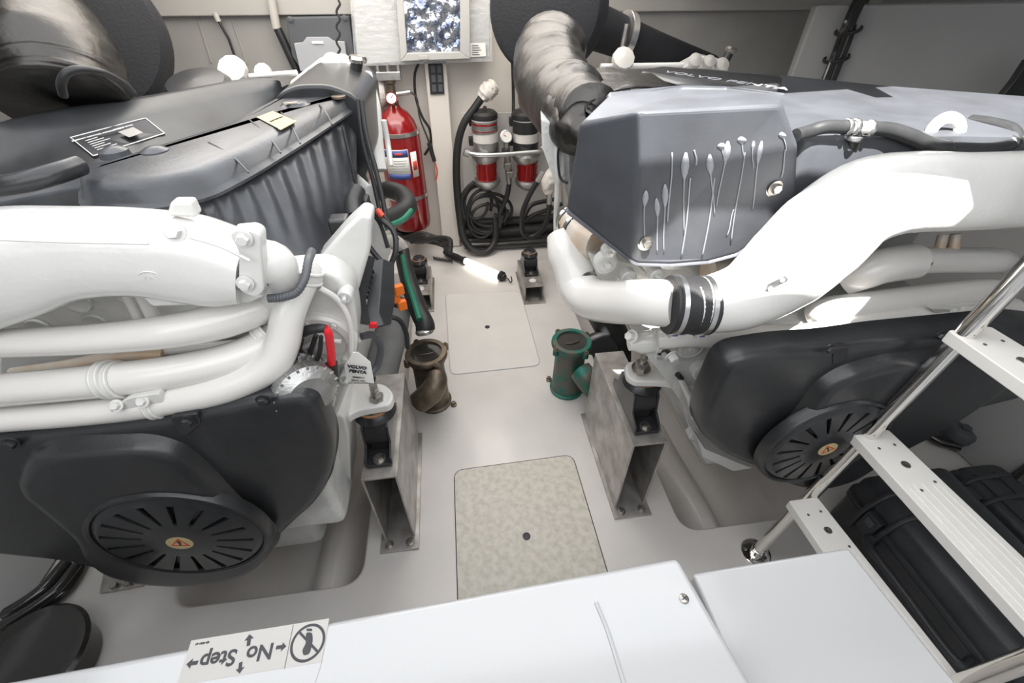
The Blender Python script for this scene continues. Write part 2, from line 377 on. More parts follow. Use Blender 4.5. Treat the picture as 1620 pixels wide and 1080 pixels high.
# ================================================================ LEFT ENGINE
A = thing('marine_engine', 'white diesel engine at the left with a long ridged black tank on top', 'engine', (-.86, 1.7, 0))
bm = B(); box(bm, (-.83, 1.72, .62), (.74, 1.86, .62)); obj('engine_block', bm, 'engd', A, bev=.03)
bm = B(); box(bm, (-.83, 1.72, .20), (.42, 1.7, .34)); obj('oil_sump', bm, 'engd', A, bev=.04)
bm = B(); prism(bm, [(-1.2, .90, .9), (-.44, .90, .9), (-.37, 1.0, 1.12), (-.40, 1.0, 1.16), (-1.15, 1.0, 1.16)], (0, 1.6, 0)); obj('cylinder_head', bm, 'eng', A, bev=.02)
# front housing
bm = B(); prism(bm, fillet([P(x, y, .90) for x, y in ((350, 470), (440, 432), (520, 428), (556, 455), (566, 520), (560, 590), (540, 640), (520, 690), (505, 730), (300, 780), (200, 640))], .04), (0, .09, 0)); obj('timing_housing', bm, 'eng', A, bev=.012)
c = P(508, 545, .88)
obj('round_cover', lathe(B(), c+Vector((0, .03, 0)), FR, [(.085, 0), (.085, .024), (.078, .030), (.062, .030), (.058, .020), (.03, .020), (.028, .035), (.001, .036)], n=48), 'eng', A)
for k in range(7):
    a = k*2*PI/7; obj('cover_bolt', hexbolt(B(), c+Vector((math.cos(a)*.072, 0, math.sin(a)*.072)), FR, .007), 'eng', A)
castings(A, [(470, 470, .86, .022), (545, 470, .88, .018), (548, 600, .87, .02), (515, 640, .86, .022), (452, 520, .84, .016)], 1)
bm = B(); prism(bm, fillet([P(x, y, .98) for x, y in ((498, 416), (545, 362), (572, 338), (588, 344), (586, 395), (566, 465), (540, 470), (512, 445))], .02), (0, .08, .0)); obj('head_casting', bm, 'eng', A, bev=.012)
for q_ in ([(505, 455, .86, 10), (535, 475, .87, 9), (553, 510, .87, 9), (556, 560, .87, 9)], [(470, 560, .865, 8), (500, 540, .865, 8), (540, 540, .865, 8)]): obj('casting_rib', ptube(B(), q_, seg=10), 'eng', A)
# perforated plate behind the pipes
bm = B(); prism(bm, [P(x, y, .93) for x, y in ((0, 480), (240, 430), (250, 560), (0, 620))], (0, .02, 0)); obj('perforated_plate', bm, 'engd', A, bev=.004)
for x, y, r in ((122, 478, .026), (150, 512, .024), (198, 468, .018), (60, 520, .024)):
    obj('plate_hole', lathe(B(), P(x, y, .925)+Vector((0, .004, 0)), FR, [(r*1.1, 0), (r, .006), (r*.8, .004), (r*.5, .001)], n=24), 'engd', A)
# charge air pipe: big casting lying across the front
def loftx(pts, m, par, name, depth=.075, seg=20, bev=0):
    """pts: (x, ytop, ybottom, Y)"""
    rs = []
    tops = spline([P(x, a, Y) for x, a, b, Y in pts], 6); bots = spline([P(x, b, Y) for x, a, b, Y in pts], 6); N = len(tops); dp = depth if isinstance(depth, (list, tuple)) else [depth]*len(pts); dp = sinterp(dp, 6)
    for i, (t, b) in enumerate(zip(tops, bots)):
        c = (t+b)/2; h = (t-b)/2; rs.append([])
        for k in range(seg):
            a = 2*PI*k/seg; cc, ss = math.cos(a), math.sin(a); e = .62
            q = math.copysign(abs(cc)**e, cc); s_ = math.copysign(abs(ss)**e, ss)
            rs[-1].append(c+h*s_+Vector((0, -1, 0))*q*dp[i])
    bm = B(); rings(bm, rs); return obj(name, bm, m, par, ang=60)
cp = loftx([(-190, 350, 590, .80), (-90, 340, 560, .80), (0, 335, 515, .80), (90, 336, 482, .80), (150, 337, 458, .80), (230, 342, 452, .80), (300, 350, 462, .80), (350, 366, 468, .80), (392, 385, 462, .80)], 'eng', A, 'charge_air_pipe', .07)
# casting seam, bosses, flange
obj('casting_seam', ptube(B(), [(0, 379, .722, 4), (120, 383, .722, 4), (235, 385, .722, 4)], n=4, seg=6), 'eng', cp)
obj('casting_seam', ptube(B(), [(300, 375, .722, 5), (350, 390, .722, 5), (395, 412, .722, 6)], n=4, seg=6), 'eng', cp)
bm = B(); prism(bm, fillet([P(x, y, .735) for x, y in ((360, 367), (398, 364), (412, 372), (418, 462), (404, 472), (376, 460), (378, 400))], .012), (0, .035, 0)); fl = obj('pipe_flange', bm, 'eng', cp, bev=.004)
for x, y in ((385, 377), (388, 448)): obj('flange_bolt', hexbolt(B(), P(x, y, .732), FR, .0105), 'eng', fl)
obj('lug_bolt', hexbolt(B(), P(276, 366, .725), (.1, -1, .4), .012), 'eng', cp)
obj('foundry_mark', torus(B(), P(243, 443, .735), (0, -1, -.25), .021, .0016, n=32, m=6), 'eng', cp)
text('foundry_mark', '(A)', P(243, 443, .732), (1, 0, 0), (0, -.2, 1), .022, 'eng', cp, ext=.001)
bm = B(); prism(bm, [P(x, y, .80) for x, y in ((268, 320), (300, 320), (312, 345), (262, 343))], (0, .03, 0)); obj('tank_bracket', bm, 'eng', A, bev=.006)
bm = B(); prism(bm, [P(x, y, .76) for x, y in ((200, 452), (390, 462), (418, 470), (395, 480), (240, 486), (222, 470))], (0, .10, 0)); obj('gasket_flange', bm, 'eng', A, bev=.006)
for q in ([(192, 452, .86, 14), (205, 475, .86, 15), (220, 505, .86, 15)], [(222, 462, .85, 20), (232, 480, .85, 20), (245, 505, .85, 22)]):
    obj('coolant_branch', ptube(B(), q), 'pipe', A)
# elbow after the flange
obj('outlet_elbow', ptube(B(), [(405, 420, .80, 84), (430, 418, .80, 72), (440, 440, .82, 62), (438, 470, .86, 60), (425, 500, .92, 60)]), 'eng', A)
# three coolant pipes
obj('coolant_pipe', ptube(B(), [(-120, 548, .78, 46), (0, 543, .78, 46), (140, 537, .78, 48), (270, 524, .78, 54), (350, 507, .80, 58), (410, 485, .84, 56), (430, 470, .88, 54)], seg=24), 'pipe', A)
obj('coolant_pipe', ptube(B(), [(-120, 626, .76, 52), (0, 617, .76, 52), (165, 602, .76, 54), (290, 586, .77, 54), (380, 564, .79, 54), (430, 535, .83, 52), (450, 500, .88, 50)], seg=24), 'pipe', A)
obj('coolant_pipe', ptube(B(), [(-120, 672, .74, 38), (0, 664, .74, 40), (160, 650, .74, 42), (270, 633, .74, 46), (360, 612, .75, 50), (425, 580, .77, 52), (446, 545, .79, 52), (458, 490, .82, 50), (478, 445, .86, 48), (488, 425, .90, 44)], seg=24), 'pipe', A)
obj('narrow_pipe', ptube(B(), [(20, 590, .84, 18), (120, 577, .84, 22), (200, 562, .84, 26), (262, 560, .84, 26)]), 'copper', A, label='discoloured narrow pipe')
obj('narrow_pipe', ptube(B(), [(250, 555, .85, 16), (310, 550, .85, 16), (380, 543, .85, 14)]), 'pipe', A)
for x, y, Y, dx, r in ((172, 600, .76, .99, .036), (186, 601, .76, .99, .036), (247, 637, .74, .98, .031)): clamp(A, P(x, y, Y), (dx, 0, .12), r, w_=.006)
bm = B(); prism(bm, fillet([P(x, y, .715) for x, y in ((172, 648), (200, 630), (250, 622), (262, 640), (232, 656), (178, 656))], .008), (0, .02, -.004)); pl = obj('clamp_plate', bm, 'eng', A, bev=.003)
for x, y in ((185, 641), (226, 635)): obj('clamp_bolt', hexbolt(B(), P(x, y, .712), (0, -.8, .6), .009), 'eng', pl)
clamp(A, P(480, 435, .87), (.3, .3, .8), .036); clamp(A, P(425, 527, .835), (.7, .25, .5), .036)
obj('cable_tie', torus(B(), P(451, 512, .805), (.1, -.05, 1), .0325, .0022, n=36), 'rub', A)
# belt cover
cover(A, .72, [(-150, 720), (-60, 692), (20, 684), (150, 668), (262, 656), (292, 648), (400, 626), (470, 616), (500, 630), (530, 700), (529, 745), (505, 790), (468, 822), (440, 850), (400, 892), (290, 915), (180, 905), (118, 884), (0, 872), (-150, 850)],
      [(36, 748), (50, 712), (105, 697), (238, 690), (290, 705), (335, 745), (380, 795), (434, 830), (436, 860), (405, 893), (350, 908), (290, 914), (225, 909), (170, 894), (138, 868), (128, 838), (84, 800), (42, 765)], (287, 853), .205, -.25)
for x, y in ((298, 665), (18, 700), (417, 632)):
    obj('cover_bolt', hexbolt(B(), P(x, y, .70), FR, .011), 'blk', A)
bm = B(); prism(bm, fillet([P(x, y, .70) for x, y in ((268, 660), (312, 654), (318, 672), (296, 690), (282, 690))], .01), (0, .02, 0)); obj('cover_lug', bm, 'blk', A, bev=.004)
# alternator
c = P(478, 612, .775); ax = Vector((.55, -.75, .05)).normalized()
al = obj('alternator', lathe(B(), c-ax*.05, ax, [(.045, -.012), (.07, 0), (.074, .02), (.068, .022), (.068, .055), (.074, .057), (.072, .08), (.05, .098), (.02, .1)], n=40), 'alu', A)
u, v = frame(ax)
for k in range(20):
    a = 2*PI*k/20; e = u*math.cos(a)+v*math.sin(a); t = ax.cross(e)
    R3 = Matrix((t, e, ax)).transposed()
    bm = B(); box(bm, c-ax*.05+e*.071+ax*.016, (.009, .012, .045), rot=R3); box(bm, c-ax*.05+e*.069+ax*.075, (.006, .012, .02), rot=R3); obj('cooling_fin', bm, 'alu', al, bev=.0015)
obj('drive_belt', torus(B(), c-ax*.062, ax, .05, .008, sq=1.6), 'rub', A)
# ECU
e0 = Vector((-.315, 1.02, .94)); bm = B()
pts = [P(560, 490, 1.03), P(572, 408, 1.22), P(608, 418, 1.30), P(611, 455, 1.22), P(600, 520, 1.08), P(578, 518, 1.03)]
bm = B(); prism(bm, [P(553, 470, .98), P(570, 403, 1.12), P(588, 408, 1.14), P(572, 475, 1.0), P(580, 515, .98), P(562, 512, .96)], (.012, .004, 0)); ec = obj('control_unit', bm, 'blk', A, bev=.003, label='black engine control box with connector block')
bm = B(); prism(bm, [P(578, 500, 1.02), P(586, 412, 1.18), P(606, 420, 1.20), P(604, 480, 1.08), P(600, 518, 1.02), P(588, 520, 1.0)], (.035, .01, .0)); obj('connector_block', bm, 'blk', ec, bev=.004)
for k in range(6): 
    a = P(572+2*k, 470-8*k, 1.02+.02*k); bm = B(); box(bm, a, (.035, .005, .012)); obj('heat_fin', bm, 'blk', ec)
bm = B(); box(bm, P(590, 514, 1.0), (.022, .012, .016)); obj('connector_port', bm, 'redc', ec, bev=.002, label='red connector')
# arm with stud; foot bracket
arm(A, [Z(x, y, .66) for x, y in ((500, 668), (505, 610), (560, 605), (608, 605), (624, 622), (618, 640), (560, 650), (535, 672))], .035, P(598, 636, 1.03), .021)
bm = B(); prism(bm, fillet([P(x, y, .93) for x, y in ((520, 650), (545, 660), (553, 690), (556, 770), (545, 784), (520, 782), (500, 760), (490, 700))], .015), (0, .16, 0)); obj('foot_casting', bm, 'eng', A, bev=.01)
for x, y in ((518, 790), (541, 777)): obj('sump_bolt', hexbolt(B(), P(x, y, .92), FR, .010), 'eng', A)
obj('casting_rib', ptube(B(), [(528, 700, .925, 12), (533, 735, .925, 11), (527, 770, .925, 12)], n=3), 'eng', A)
# ridged coolant tank
fl_ = [(136, 324), (150, 331), (250, 330), (330, 313), (400, 276), (480, 226), (540, 186), (566, 168)]
rim = [Z(x, y, 1.395) for x, y in fl_]+[Vector((Z(x, y, 1.44).x, Z(x, y, 1.44).y, 1.395)) for x, y in ((520, 148), (440, 147), (345, 195), (220, 232), (125, 262), (112, 268))]
N_ = Vector((0, 0, 1))
tk = obj('coolant_tank', puff(B(), fillet(rim, .05), N_, [(-.004, -.006), (-.010, -.003), (-.010, .003), (-.003, .007), (.002, .012), (.008, .032), (.022, .042), (.05, .046)]), 'blkd', A, ang=60, label='long black tank with ridged sides and a seam')
tb = [Z(x, y, 1.39) for x, y in ((318, 317), (360, 298), (400, 276), (440, 251), (480, 226), (510, 206), (540, 186), (566, 170))]
lowf = [P(330, 345, .93), P(385, 385, .95), P(450, 403, .98), P(492, 406, 1.02), P(518, 385, 1.12), P(538, 352, 1.24), P(556, 322, 1.38), P(566, 290, 1.52)]
def ribbed(tops, lows, n=4):
    T = spline(tops, n*4); L_ = spline(lows, n*4); bm = B(); rows = []
    for i, (a, b) in enumerate(zip(T, L_)):
        w_ = .010*abs(math.sin(PI*i/(n*2.6)))**2; col = []
        for j in range(7):
            t = j/6; p = a.lerp(b, t); col.append(p+Vector((w_, -w_*.7, 0))*math.sin(PI*min(1, t*1.25+.05)))
        rows.append(col+[b+Vector((-.10, .06, -.02)), b+Vector((-.22, .10, .0)), a+Vector((-.25, .12, 0))])
    return rings(bm, [r for r in rows])
obj('tank_body', ribbed([t+Vector((-.014, .012, 0)) for t in tb], lowf), 'blkd', tk, ang=70)
for x0, y0, x1, y1 in ((330, 225, 393, 273), (395, 190, 444, 242), (445, 178, 475, 227), (505, 165, 525, 197)):
    a, b = Z(x0, y0, 1.4415), Z(x1, y1, 1.414); m_ = a.lerp(b, .75)+Vector((0, 0, .011)); obj('moulding_rib', tube(B(), [a, a.lerp(b, .4)+Vector((0, 0, .009)), m_, b], .0022, seg=8), 'blkd', tk)
for x, y in ((180, 240), (245, 240)): obj('dimple', lathe(B(), Z(x, y, 1.440), (0, 0, 1), [(.030, -.01), (.028, .003), (.015, .010), (.001, .012)], n=24), 'blkd', tk)
# moulded step on the front left of the tank
q = [Z(x, y, 1.472) for x, y in ((425, 190), (443, 178), (470, 190), (450, 205))]
q = [Z(x, y, 1.4425) for x, y in ((406, 186), (432, 176), (470, 192), (444, 206))]
yl = obj('tank_label', prism(B(), q, (0, 0, .0012)), 'yellow', tk, smooth=False, label='cream sticker on tank top')
cq = sum(q, Vector())/4+Vector((0, 0, .002)); text('label_print', 'OUTCOMPR', cq, q[1]-q[0], q[0]-q[3], .0095, 'ink', yl)
for a, b in ((0, 3), (1, 2)): obj('label_line', tube(B(), [q[a].lerp(q[b], .06)+Vector((0, 0, .0012))+(q[3-a if a == 0 else 0]-q[a])*0, q[a].lerp(q[b], .9)+Vector((0, 0, .0012))], .0008, seg=6), 'ink', yl)
# filler recess
obj('filler_cap', lathe(B(), Z(468, 168, 1.436), (0, 0, 1), [(.045, -.02), (.045, .004), (.038, .008), (.034, .012), (.02, .014), (.001, .014)], n=32), 'blkd', tk)
bm = B(); box(bm, Z(460, 163, 1.451), (.035, .008, .004), rz=.3); obj('cap_mark', bm, 'copper', tk, label='tan mark on filler cap')
# valve cover / intake shroud behind the tank
sh = [Z(-60, 212, 1.41), Z(60, 178, 1.41), Z(250, 148, 1.41), Z(395, 123, 1.41), Z(438, 126, 1.41), Z(446, 138, 1.41)]
sl = [P(-90, 340, 1.25), P(0, 330, 1.25), P(150, 310, 1.3), P(330, 240, 1.75), P(440, 190, 2.1), P(520, 160, 2.35)]
bm = B(); rows = []
T = spline(sh, 4); L_ = spline(sl, 4)
for a, b in zip(T, L_):
    rows.append([a+Vector((0, .05, -.15)), a+Vector((0, .03, -.01)), a, a.lerp(b, .12)+Vector((0, 0, .016)), a.lerp(b, .3)+Vector((0, 0, .006)), a.lerp(b, .36)+Vector((0, 0, -.012)), a.lerp(b, .7), b, b+Vector((0, .1, -.1))])
rings(bm, rows); bm.normal_update(); from mathutils.bvhtree import BVHTree; SBV = BVHTree.FromBMesh(bm); sc = obj('engine_shroud', bm, 'blks', A, ang=60, label='black plastic shroud over the engine top')
# data plate on it
def plate_frame(pix, Y, par, name='data_plate', m='ink'):
    q = [P(x, y, Yq) for (x, y), Yq in zip(pix, Y)]; return q
q = [T[4].lerp(L_[4], .60), T[11].lerp(L_[11], .60), T[11].lerp(L_[11], .78), T[4].lerp(L_[4], .95)]
def onplane(pts3, x, y):
    n = (pts3[1]-pts3[0]).cross(pts3[2]-pts3[0]); r = _ray(x, y); return EYE+r*((pts3[0]-EYE).dot(n)/r.dot(n))
pln = [T[2].lerp(L_[2], .36)+Vector((0, 0, -.008)), T[14].lerp(L_[14], .36)+Vector((0, 0, -.008)), T[8].lerp(L_[8], .98)+Vector((0, 0, .004))]
from mathutils.bvhtree import BVHTree
def hit(bv, x, y): r_ = _ray(x, y).normalized(); return bv.ray_cast(EYE, r_)[0]
q = [hit(SBV, x, y) for x, y in ((114, 221), (232, 190), (262, 214), (150, 250))]
nn = (q[1]-q[0]).cross(q[3]-q[0]).normalized(); nn = nn if nn.z > 0 else -nn
dp = obj('data_plate', prism(B(), [p-nn*.012 for p in q], nn*.018), 'ink', sc, smooth=False, label='black data sticker with white border and print')
for i in range(4): obj('border_line', tube(B(), [q[i]+nn*.007, q[(i+1) % 4]+nn*.007], .0016, seg=6), 'paper', dp)
ux, uy = (q[1]-q[0]), (q[3]-q[0])
text('plate_print', 'EMISSION CONTROL INFORMATION', q[0]+ux*.30+uy*.17+nn*.0065, ux, -uy, .0085, 'paper', dp, bold=.0003)
text('plate_print', 'ENGINE DATA', q[0]+ux*.64+uy*.15+nn*.0065, ux, -uy, .0085, 'paper', dp, bold=.0003)
for k in range(6): obj('print_line', tube(B(), [q[0]+uy*(.30+.1*k)+ux*.10+nn*.0065, q[0]+uy*(.28+.1*k)+ux*(.26+.05*(k % 3))+nn*.0065], .0012, seg=5), 'paper', dp)
obj('print_patch', prism(B(), [q[0]+ux*a+uy*b+nn*.0062 for a, b in ((.52, .30), (.74, .26), (.76, .62), (.56, .66))], nn*.001), 'sticker', dp, smooth=False)
# dark hump further back and the head box at the far end
bm = B(); prism(bm, fillet([P(x, y, 1.62) for x, y in ((420, 190), (440, 146), (470, 134), (520, 134), (560, 150), (574, 170), (586, 260), (560, 320), (520, 330))], .03), (0, .5, 0)); fb = obj('filter_box', bm, 'blk', A, bev=.012)
text('filter_box_print', 'D12', P(490, 141, 1.70)+Vector((0, 0, .012)), (1, .1, 0), (0, 1, 0), .03, 'lgrey', fb)
bm = B(); cyl(bm, P(536, 155, 1.60), P(536, 155, 1.60)+Vector((0, 0, .006)), .022, n=20); obj('brass_plug', bm, 'bronze', fb)
obj('vent_hose', ptube(B(), [(-40, 300, .88, 32), (30, 290, .88, 32), (80, 277, .90, 32), (125, 262, .96, 30)]), 'blk', A)
bm = B(); prism(bm, [P(x, y, 1.03) for x, y in ((-60, 330), (150, 330), (150, 290), (0, 320))], (0, .2, 0)); obj('lower_shroud', bm, 'blkd', A, bev=.01)
# white castings at the back of the engine (tall column by the extinguisher)
bm = B(); ptube(bm, [(572, 118, 2.05, 34), (585, 170, 2.0, 34), (592, 230, 1.95, 30), (600, 270, 1.9, 24)]); obj('head_casting', bm, 'eng', A)
for x, y, d in ((565, 128, 38), (548, 116, 36), (530, 108, 34), (515, 130, 40), (582, 150, 30), (552, 140, 40)): 
    p = P(x, y, 2.05); obj('casting_lobe', lathe(B(), p+Vector((0, .04, 0)), (-.2, -1, .3), [(rad(p, d), 0), (rad(p, d), .04), (rad(p, d)*.7, .055), (.001, .06)], n=20), 'eng', A)
bm = B(); prism(bm, fillet([P(x, y, 2.1) for x, y in ((455, 132), (490, 104), (530, 98), (545, 110), (560, 135), (560, 180), (500, 160), (470, 150))], .02), (0, .25, 0)); obj('rear_bracket', bm, 'eng', A, bev=.01)
bm = B(); prism(bm, [P(x, y, 2.08) for x, y in ((488, 110), (506, 110), (510, 138), (494, 138))], (0, -.01, 0)); obj('bracket_slot', bm, 'rub', A)
obj('pull_handle', ptube(B(), [(561, 119, 1.98, 18), (565, 98, 1.98, 18)], smooth=False), 'rub', A)
obj('handle_cap', lathe(B(), P(566, 93, 1.98), (.1, 0, 1), [(.03, -.012), (.034, 0), (.03, .01), (.001, .012)], n=20), 'chrome', A)
obj('cross_rail', ptube(B(), [(395, 121, 2.2, 8), (470, 115, 2.2, 8)], smooth=False), 'eng', A)
for x, y, d in ((370, 112, 44), (418, 116, 26)): p = P(x, y, 2.3); obj('white_cap', lathe(B(), p, (0, -1, .8), [(rad(p, d), 0), (rad(p, d)*.95, .02), (.001, .03)], n=10), 'cap', A)
obj('black_drum', lathe(B(), P(315, 140, 2.2), (0, -.3, 1), [(.13, -.05), (.13, .01), (.11, .03), (.001, .04)], n=32), 'blk', A)
# right-hand side column with pipes
for q_, m_ in (([(572, 160, 1.6, 7), (580, 215, 1.55, 7), (594, 268, 1.5, 8), (606, 320, 1.45, 8), (612, 360, 1.4, 8)], 'rub'), ([(566, 158, 1.6, 6), (574, 225, 1.55, 6), (590, 285, 1.5, 7), (600, 330, 1.45, 7)], 'rub'),
               ([(607, 190, 1.7, 9), (613, 225, 1.7, 9), (618, 262, 1.66, 9)], 'eng'), ([(542, 200, 1.5, 5), (555, 255, 1.45, 5), (566, 300, 1.42, 5), (585, 325, 1.4, 6), (612, 348, 1.38, 8), (628, 380, 1.36, 8)], 'rub'),
               ([(570, 300, 1.4, 9), (596, 340, 1.36, 9), (622, 365, 1.33, 9), (626, 395, 1.3, 9), (618, 420, 1.28, 9)], 'hose'), ([(580, 385, 1.3, 9), (600, 410, 1.28, 9), (618, 420, 1.27, 9)], 'rub'),
               ([(575, 325, 1.38, 6), (600, 352, 1.36, 6), (614, 392, 1.32, 7)], 'rub'), ([(612, 420, 1.28, 9), (610, 455, 1.24, 9), (622, 480, 1.22, 9), (642, 484, 1.2, 8)], 'rub')):
    obj('wiring_harness', ptube(B(), q_, seg=8), m_, A)
obj('wire_marker', ptube(B(), [(596, 332, 1.355, 10), (605, 342, 1.345, 10)], smooth=False), 'inkr', A)
for x, y in ((631, 458), (625, 470), (636, 482)): bm = B(); box(bm, P(x, y, 1.2), (.03, .02, .035), rz=.4); obj('plug', bm, 'orange', A, bev=.004, label='orange plug')
bm = B(); prism(bm, fillet([P(x, y, 1.28) for x, y in ((560, 350), (556, 322), (580, 318), (585, 342))], .008), (0, .06, 0)); obj('black_fitting', bm, 'rub', A, bev=.004)
obj('black_elbow', ptube(B(), [(560, 345, 1.2, 26), (558, 322, 1.25, 26), (566, 300, 1.3, 24)]), 'rub', A)
obj('oil_filter', lathe(B(), P(575, 330, 1.7), (-.15, 0, 1), [(.04, -.05), (.055, -.04), (.055, .16), (.045, .19), (.001, .2)], n=28), 'blk', A)
bm = B(); prism(bm, fillet([P(x, y, 1.5) for x, y in ((572, 300), (588, 290), (620, 400), (600, 420), (560, 400))], .02), (-.25, .5, 0)); obj('side_casting', bm, 'engd', A, bev=.01)
bm = B(); box(bm, P(540, 362, 1.12), (.05, .05, .07)); obj('sensor_block', bm, 'blk', A, bev=.008)
# corrugated loom and starter cables
obj('corrugated_loom', ptube(B(), [(493, 398, .90, 14), (488, 412, .84, 14), (482, 440, .80, 14), (468, 462, .78, 15), (445, 470, .77, 15), (425, 472, .77, 14)], rib=-.12, n=10), 'dgrey', A)
obj('battery_cable', ptube(B(), [(470, 530, .84, 16), (488, 522, .82, 16), (505, 519, .81, 15), (515, 520, .81, 13)]), 'rub', A)
obj('battery_cable', ptube(B(), [(513, 518, .81, 13), (520, 528, .81, 13), (523, 550, .82, 13), (525, 578, .83, 13)]), 'redc', A, label='red cable')
obj('cable_boot', ptube(B(), [(525, 574, .83, 17), (528, 602, .84, 15)], smooth=False), 'rub', A)
for q_ in ([(476, 535, .84, 10), (472, 560, .84, 10), (480, 585, .84, 10)], [(500, 530, .83, 8), (490, 560, .83, 8), (482, 580, .83, 8)], [(508, 532, .82, 7), (505, 560, .82, 7), (492, 590, .82, 7)]):
    obj('battery_cable', ptube(B(), q_, seg=8), 'rub', A)
obj('coolant_hose', ptube(B(), [(572, 532, 1.02, 12), (590, 530, 1.04, 12), (602, 548, 1.06, 12), (598, 575, 1.05, 12), (588, 590, 1.03, 12)]), 'dgrey', A)
obj('hose_union', ptube(B(), [(522, 566, .90, 11), (535, 558, .94, 12), (552, 545, .98, 14), (568, 536, 1.0, 13)], rib=.12), 'engd', A)
obj('fuel_hose', ptube(B(), [(605, 500, 1.15, 8), (630, 505, 1.16, 8), (642, 525, 1.16, 8), (645, 550, 1.16, 8)]), 'rub', A)
# hanging paper tag
q = [P(x, y, .86) for x, y in ((558, 558), (566, 557), (586, 573), (592, 606), (548, 603), (545, 578))]
tg = obj('paper_tag', prism(B(), q, (0, .002, 0)), 'paper', A, smooth=False, label='cream paper tag hanging on the engine')
text('tag_print', 'VOLVO', P(565, 581, .8565), (1, 0, -.3), (0, 0, 1), .014, 'ink', tg, bold=.0006); text('tag_print', 'PENTA', P(566, 588, .8565), (1, 0, -.3), (0, 0, 1), .014, 'ink', tg, bold=.0006)
text('tag_print', '888600-VI', P(567, 597, .8565), (1, 0, -.25), (0, 0, 1), .007, 'ink', tg); text('tag_print', 'SERIAL NO.', P(567, 602, .8565), (1, 0, -.25), (0, 0, 1), .007, 'ink', tg)
# ================================================================ RIGHT ENGINE
R_ = thing('marine_engine', 'white diesel engine at the right with a drip-streaked heat shield on its corner', 'engine', (1.18, 1.7, 0))
bm = B(); box(bm, (1.20, 1.80, .62), (.74, 1.76, .58)); obj('engine_block', bm, 'engd', R_, bev=.03)
bm = B(); box(bm, (1.20, 1.80, .20), (.42, 1.6, .34)); obj('oil_sump', bm, 'engd', R_, bev=.04)
bm = B(); box(bm, (1.25, 1.95, 1.02), (.70, 1.5, .3)); obj('cylinder_head', bm, 'engd', R_, bev=.02)
# heat shield: open-bottomed folded box
Q = lambda x, y, Y: P(x, y, Y)
a0, a1, a2, a3 = Q(962, 152, 1.28), Q(918, 196, 1.06), Q(1012, 176, .97), Q(1232, 166, .97)
a4 = Q(1240, 152, 1.12); a5 = Q(1150, 143, 1.30); a6 = Q(1075, 141, 1.32)
b1, b2 = Q(897, 332, 1.10), Q(1003, 417, 1.0)
b3 = [Q(1060, 419, .99), Q(1120, 414, .985), Q(1165, 402, .98), Q(1205, 375, .975), Q(1235, 345, .97), Q(1257, 322, .97)]
c1 = Q(1262, 228, .97)
bm = B(); V = lambda p: bm.verts.new(p)
va = [V(p) for p in (a0, a1, a2, a3, a4, a5, a6)]; vb1, vb2 = V(b1), V(b2); vb = [V(p) for p in b3]; vc = V(c1)
vd = [V(b3[-1]+Vector((.02, .3, .05))), V(c1+Vector((.02, .3, .0))), V(a4+Vector((.02, .16, -.02)))]
bm.faces.new(va[:]); bm.faces.new((va[1], vb1, vb2, va[2])); bm.faces.new([va[2], vb2]+vb+[vc, va[3]])
bm.faces.new((va[0], V(Q(940, 300, 1.45)), vb1, va[1]))
bm.faces.new((va[3], vc, vd[1], vd[2], va[4])); bm.faces.new((vc, vb[-1], vd[0], vd[1]))
bm.normal_update(); HBV = BVHTree.FromBMesh(bm); hs = obj('heat_shield', bm, 'shield', R_, label='dark grey folded heat shield with white drip marks')
sm = hs.modifiers.new('thick', 'SOLIDIFY'); sm.thickness = .005; sm.offset = 0; sm.use_even_offset = True
sm = hs.modifiers.new('bevel', 'BEVEL'); sm.width = .012; sm.segments = 4; sm.limit_method = 'ANGLE'; sm.angle_limit = .35; sm.use_clamp_overlap = False
hs.data.polygons.foreach_set('use_smooth', [False]*len(hs.data.polygons))
for x, y in ((1022, 383), (1226, 297)):
    bo = obj('shield_bolt', hexbolt(B(), P(x, y, .966 if x > 1100 else .99), FR, .0125), 'bolt', hs)
    obj('shield_washer', lathe(B(), P(x, y, .972 if x > 1100 else .995), FR, [(.023, 0), (.023, .003), (.015, .004)], n=28), 'band', bo)
def shp(x, y): return (hit(HBV, x, y) or onplane([a2, a3, b2], x, y))+Vector((0, -.0045, 0))
drips = [(1083, 240, 1080, 370, 13), (1122, 243, 1128, 340, 12), (1140, 225, 1146, 258, 15), (1150, 222, 1133, 325, 12), (1170, 215, 1177, 250, 15), (1176, 240, 1155, 385, 3), (1203, 222, 1188, 330, 9), (1236, 208, 1242, 238, 12), (1242, 235, 1234, 280, 4),
         (1020, 300, 1018, 375, 10), (1037, 312, 1040, 400, 9), (1050, 290, 1050, 400, 10), (1092, 280, 1077, 408, 4), (1130, 280, 1110, 408, 4), (1098, 236, 1100, 260, 5), (1190, 222, 1189, 265, 6), (1062, 240, 1056, 350, 4), (1160, 330, 1148, 372, 3)]
for x0, y0, x1, y1, w0 in drips:
    bm = B(); n = 12; l, r = [], []
    for k in range(n+1):
        t = k/n; x = x0+(x1-x0)*t+1.2*math.sin(t*5+x0); y = y0+(y1-y0)*t
        wd = (w0*math.sin(PI*min(1, t*2.6+.08)/1.0)*.5 if t < .36 else .9+.25*w0*.5*max(0, .5-t)) if w0 > 5 else w0*.28
        wd = max(wd, .9); l.append(shp(x-wd, y)); r.append(shp(x+wd, y))
    v0 = [bm.verts.new(p) for p in l]; v1 = [bm.verts.new(p) for p in r]
    for k in range(n): bm.faces.new((v0[k], v1[k], v1[k+1], v0[k+1]))
    o = obj('dried_drip', bm, 'drip', hs); o.modifiers.new('t', 'SOLIDIFY').thickness = .0006
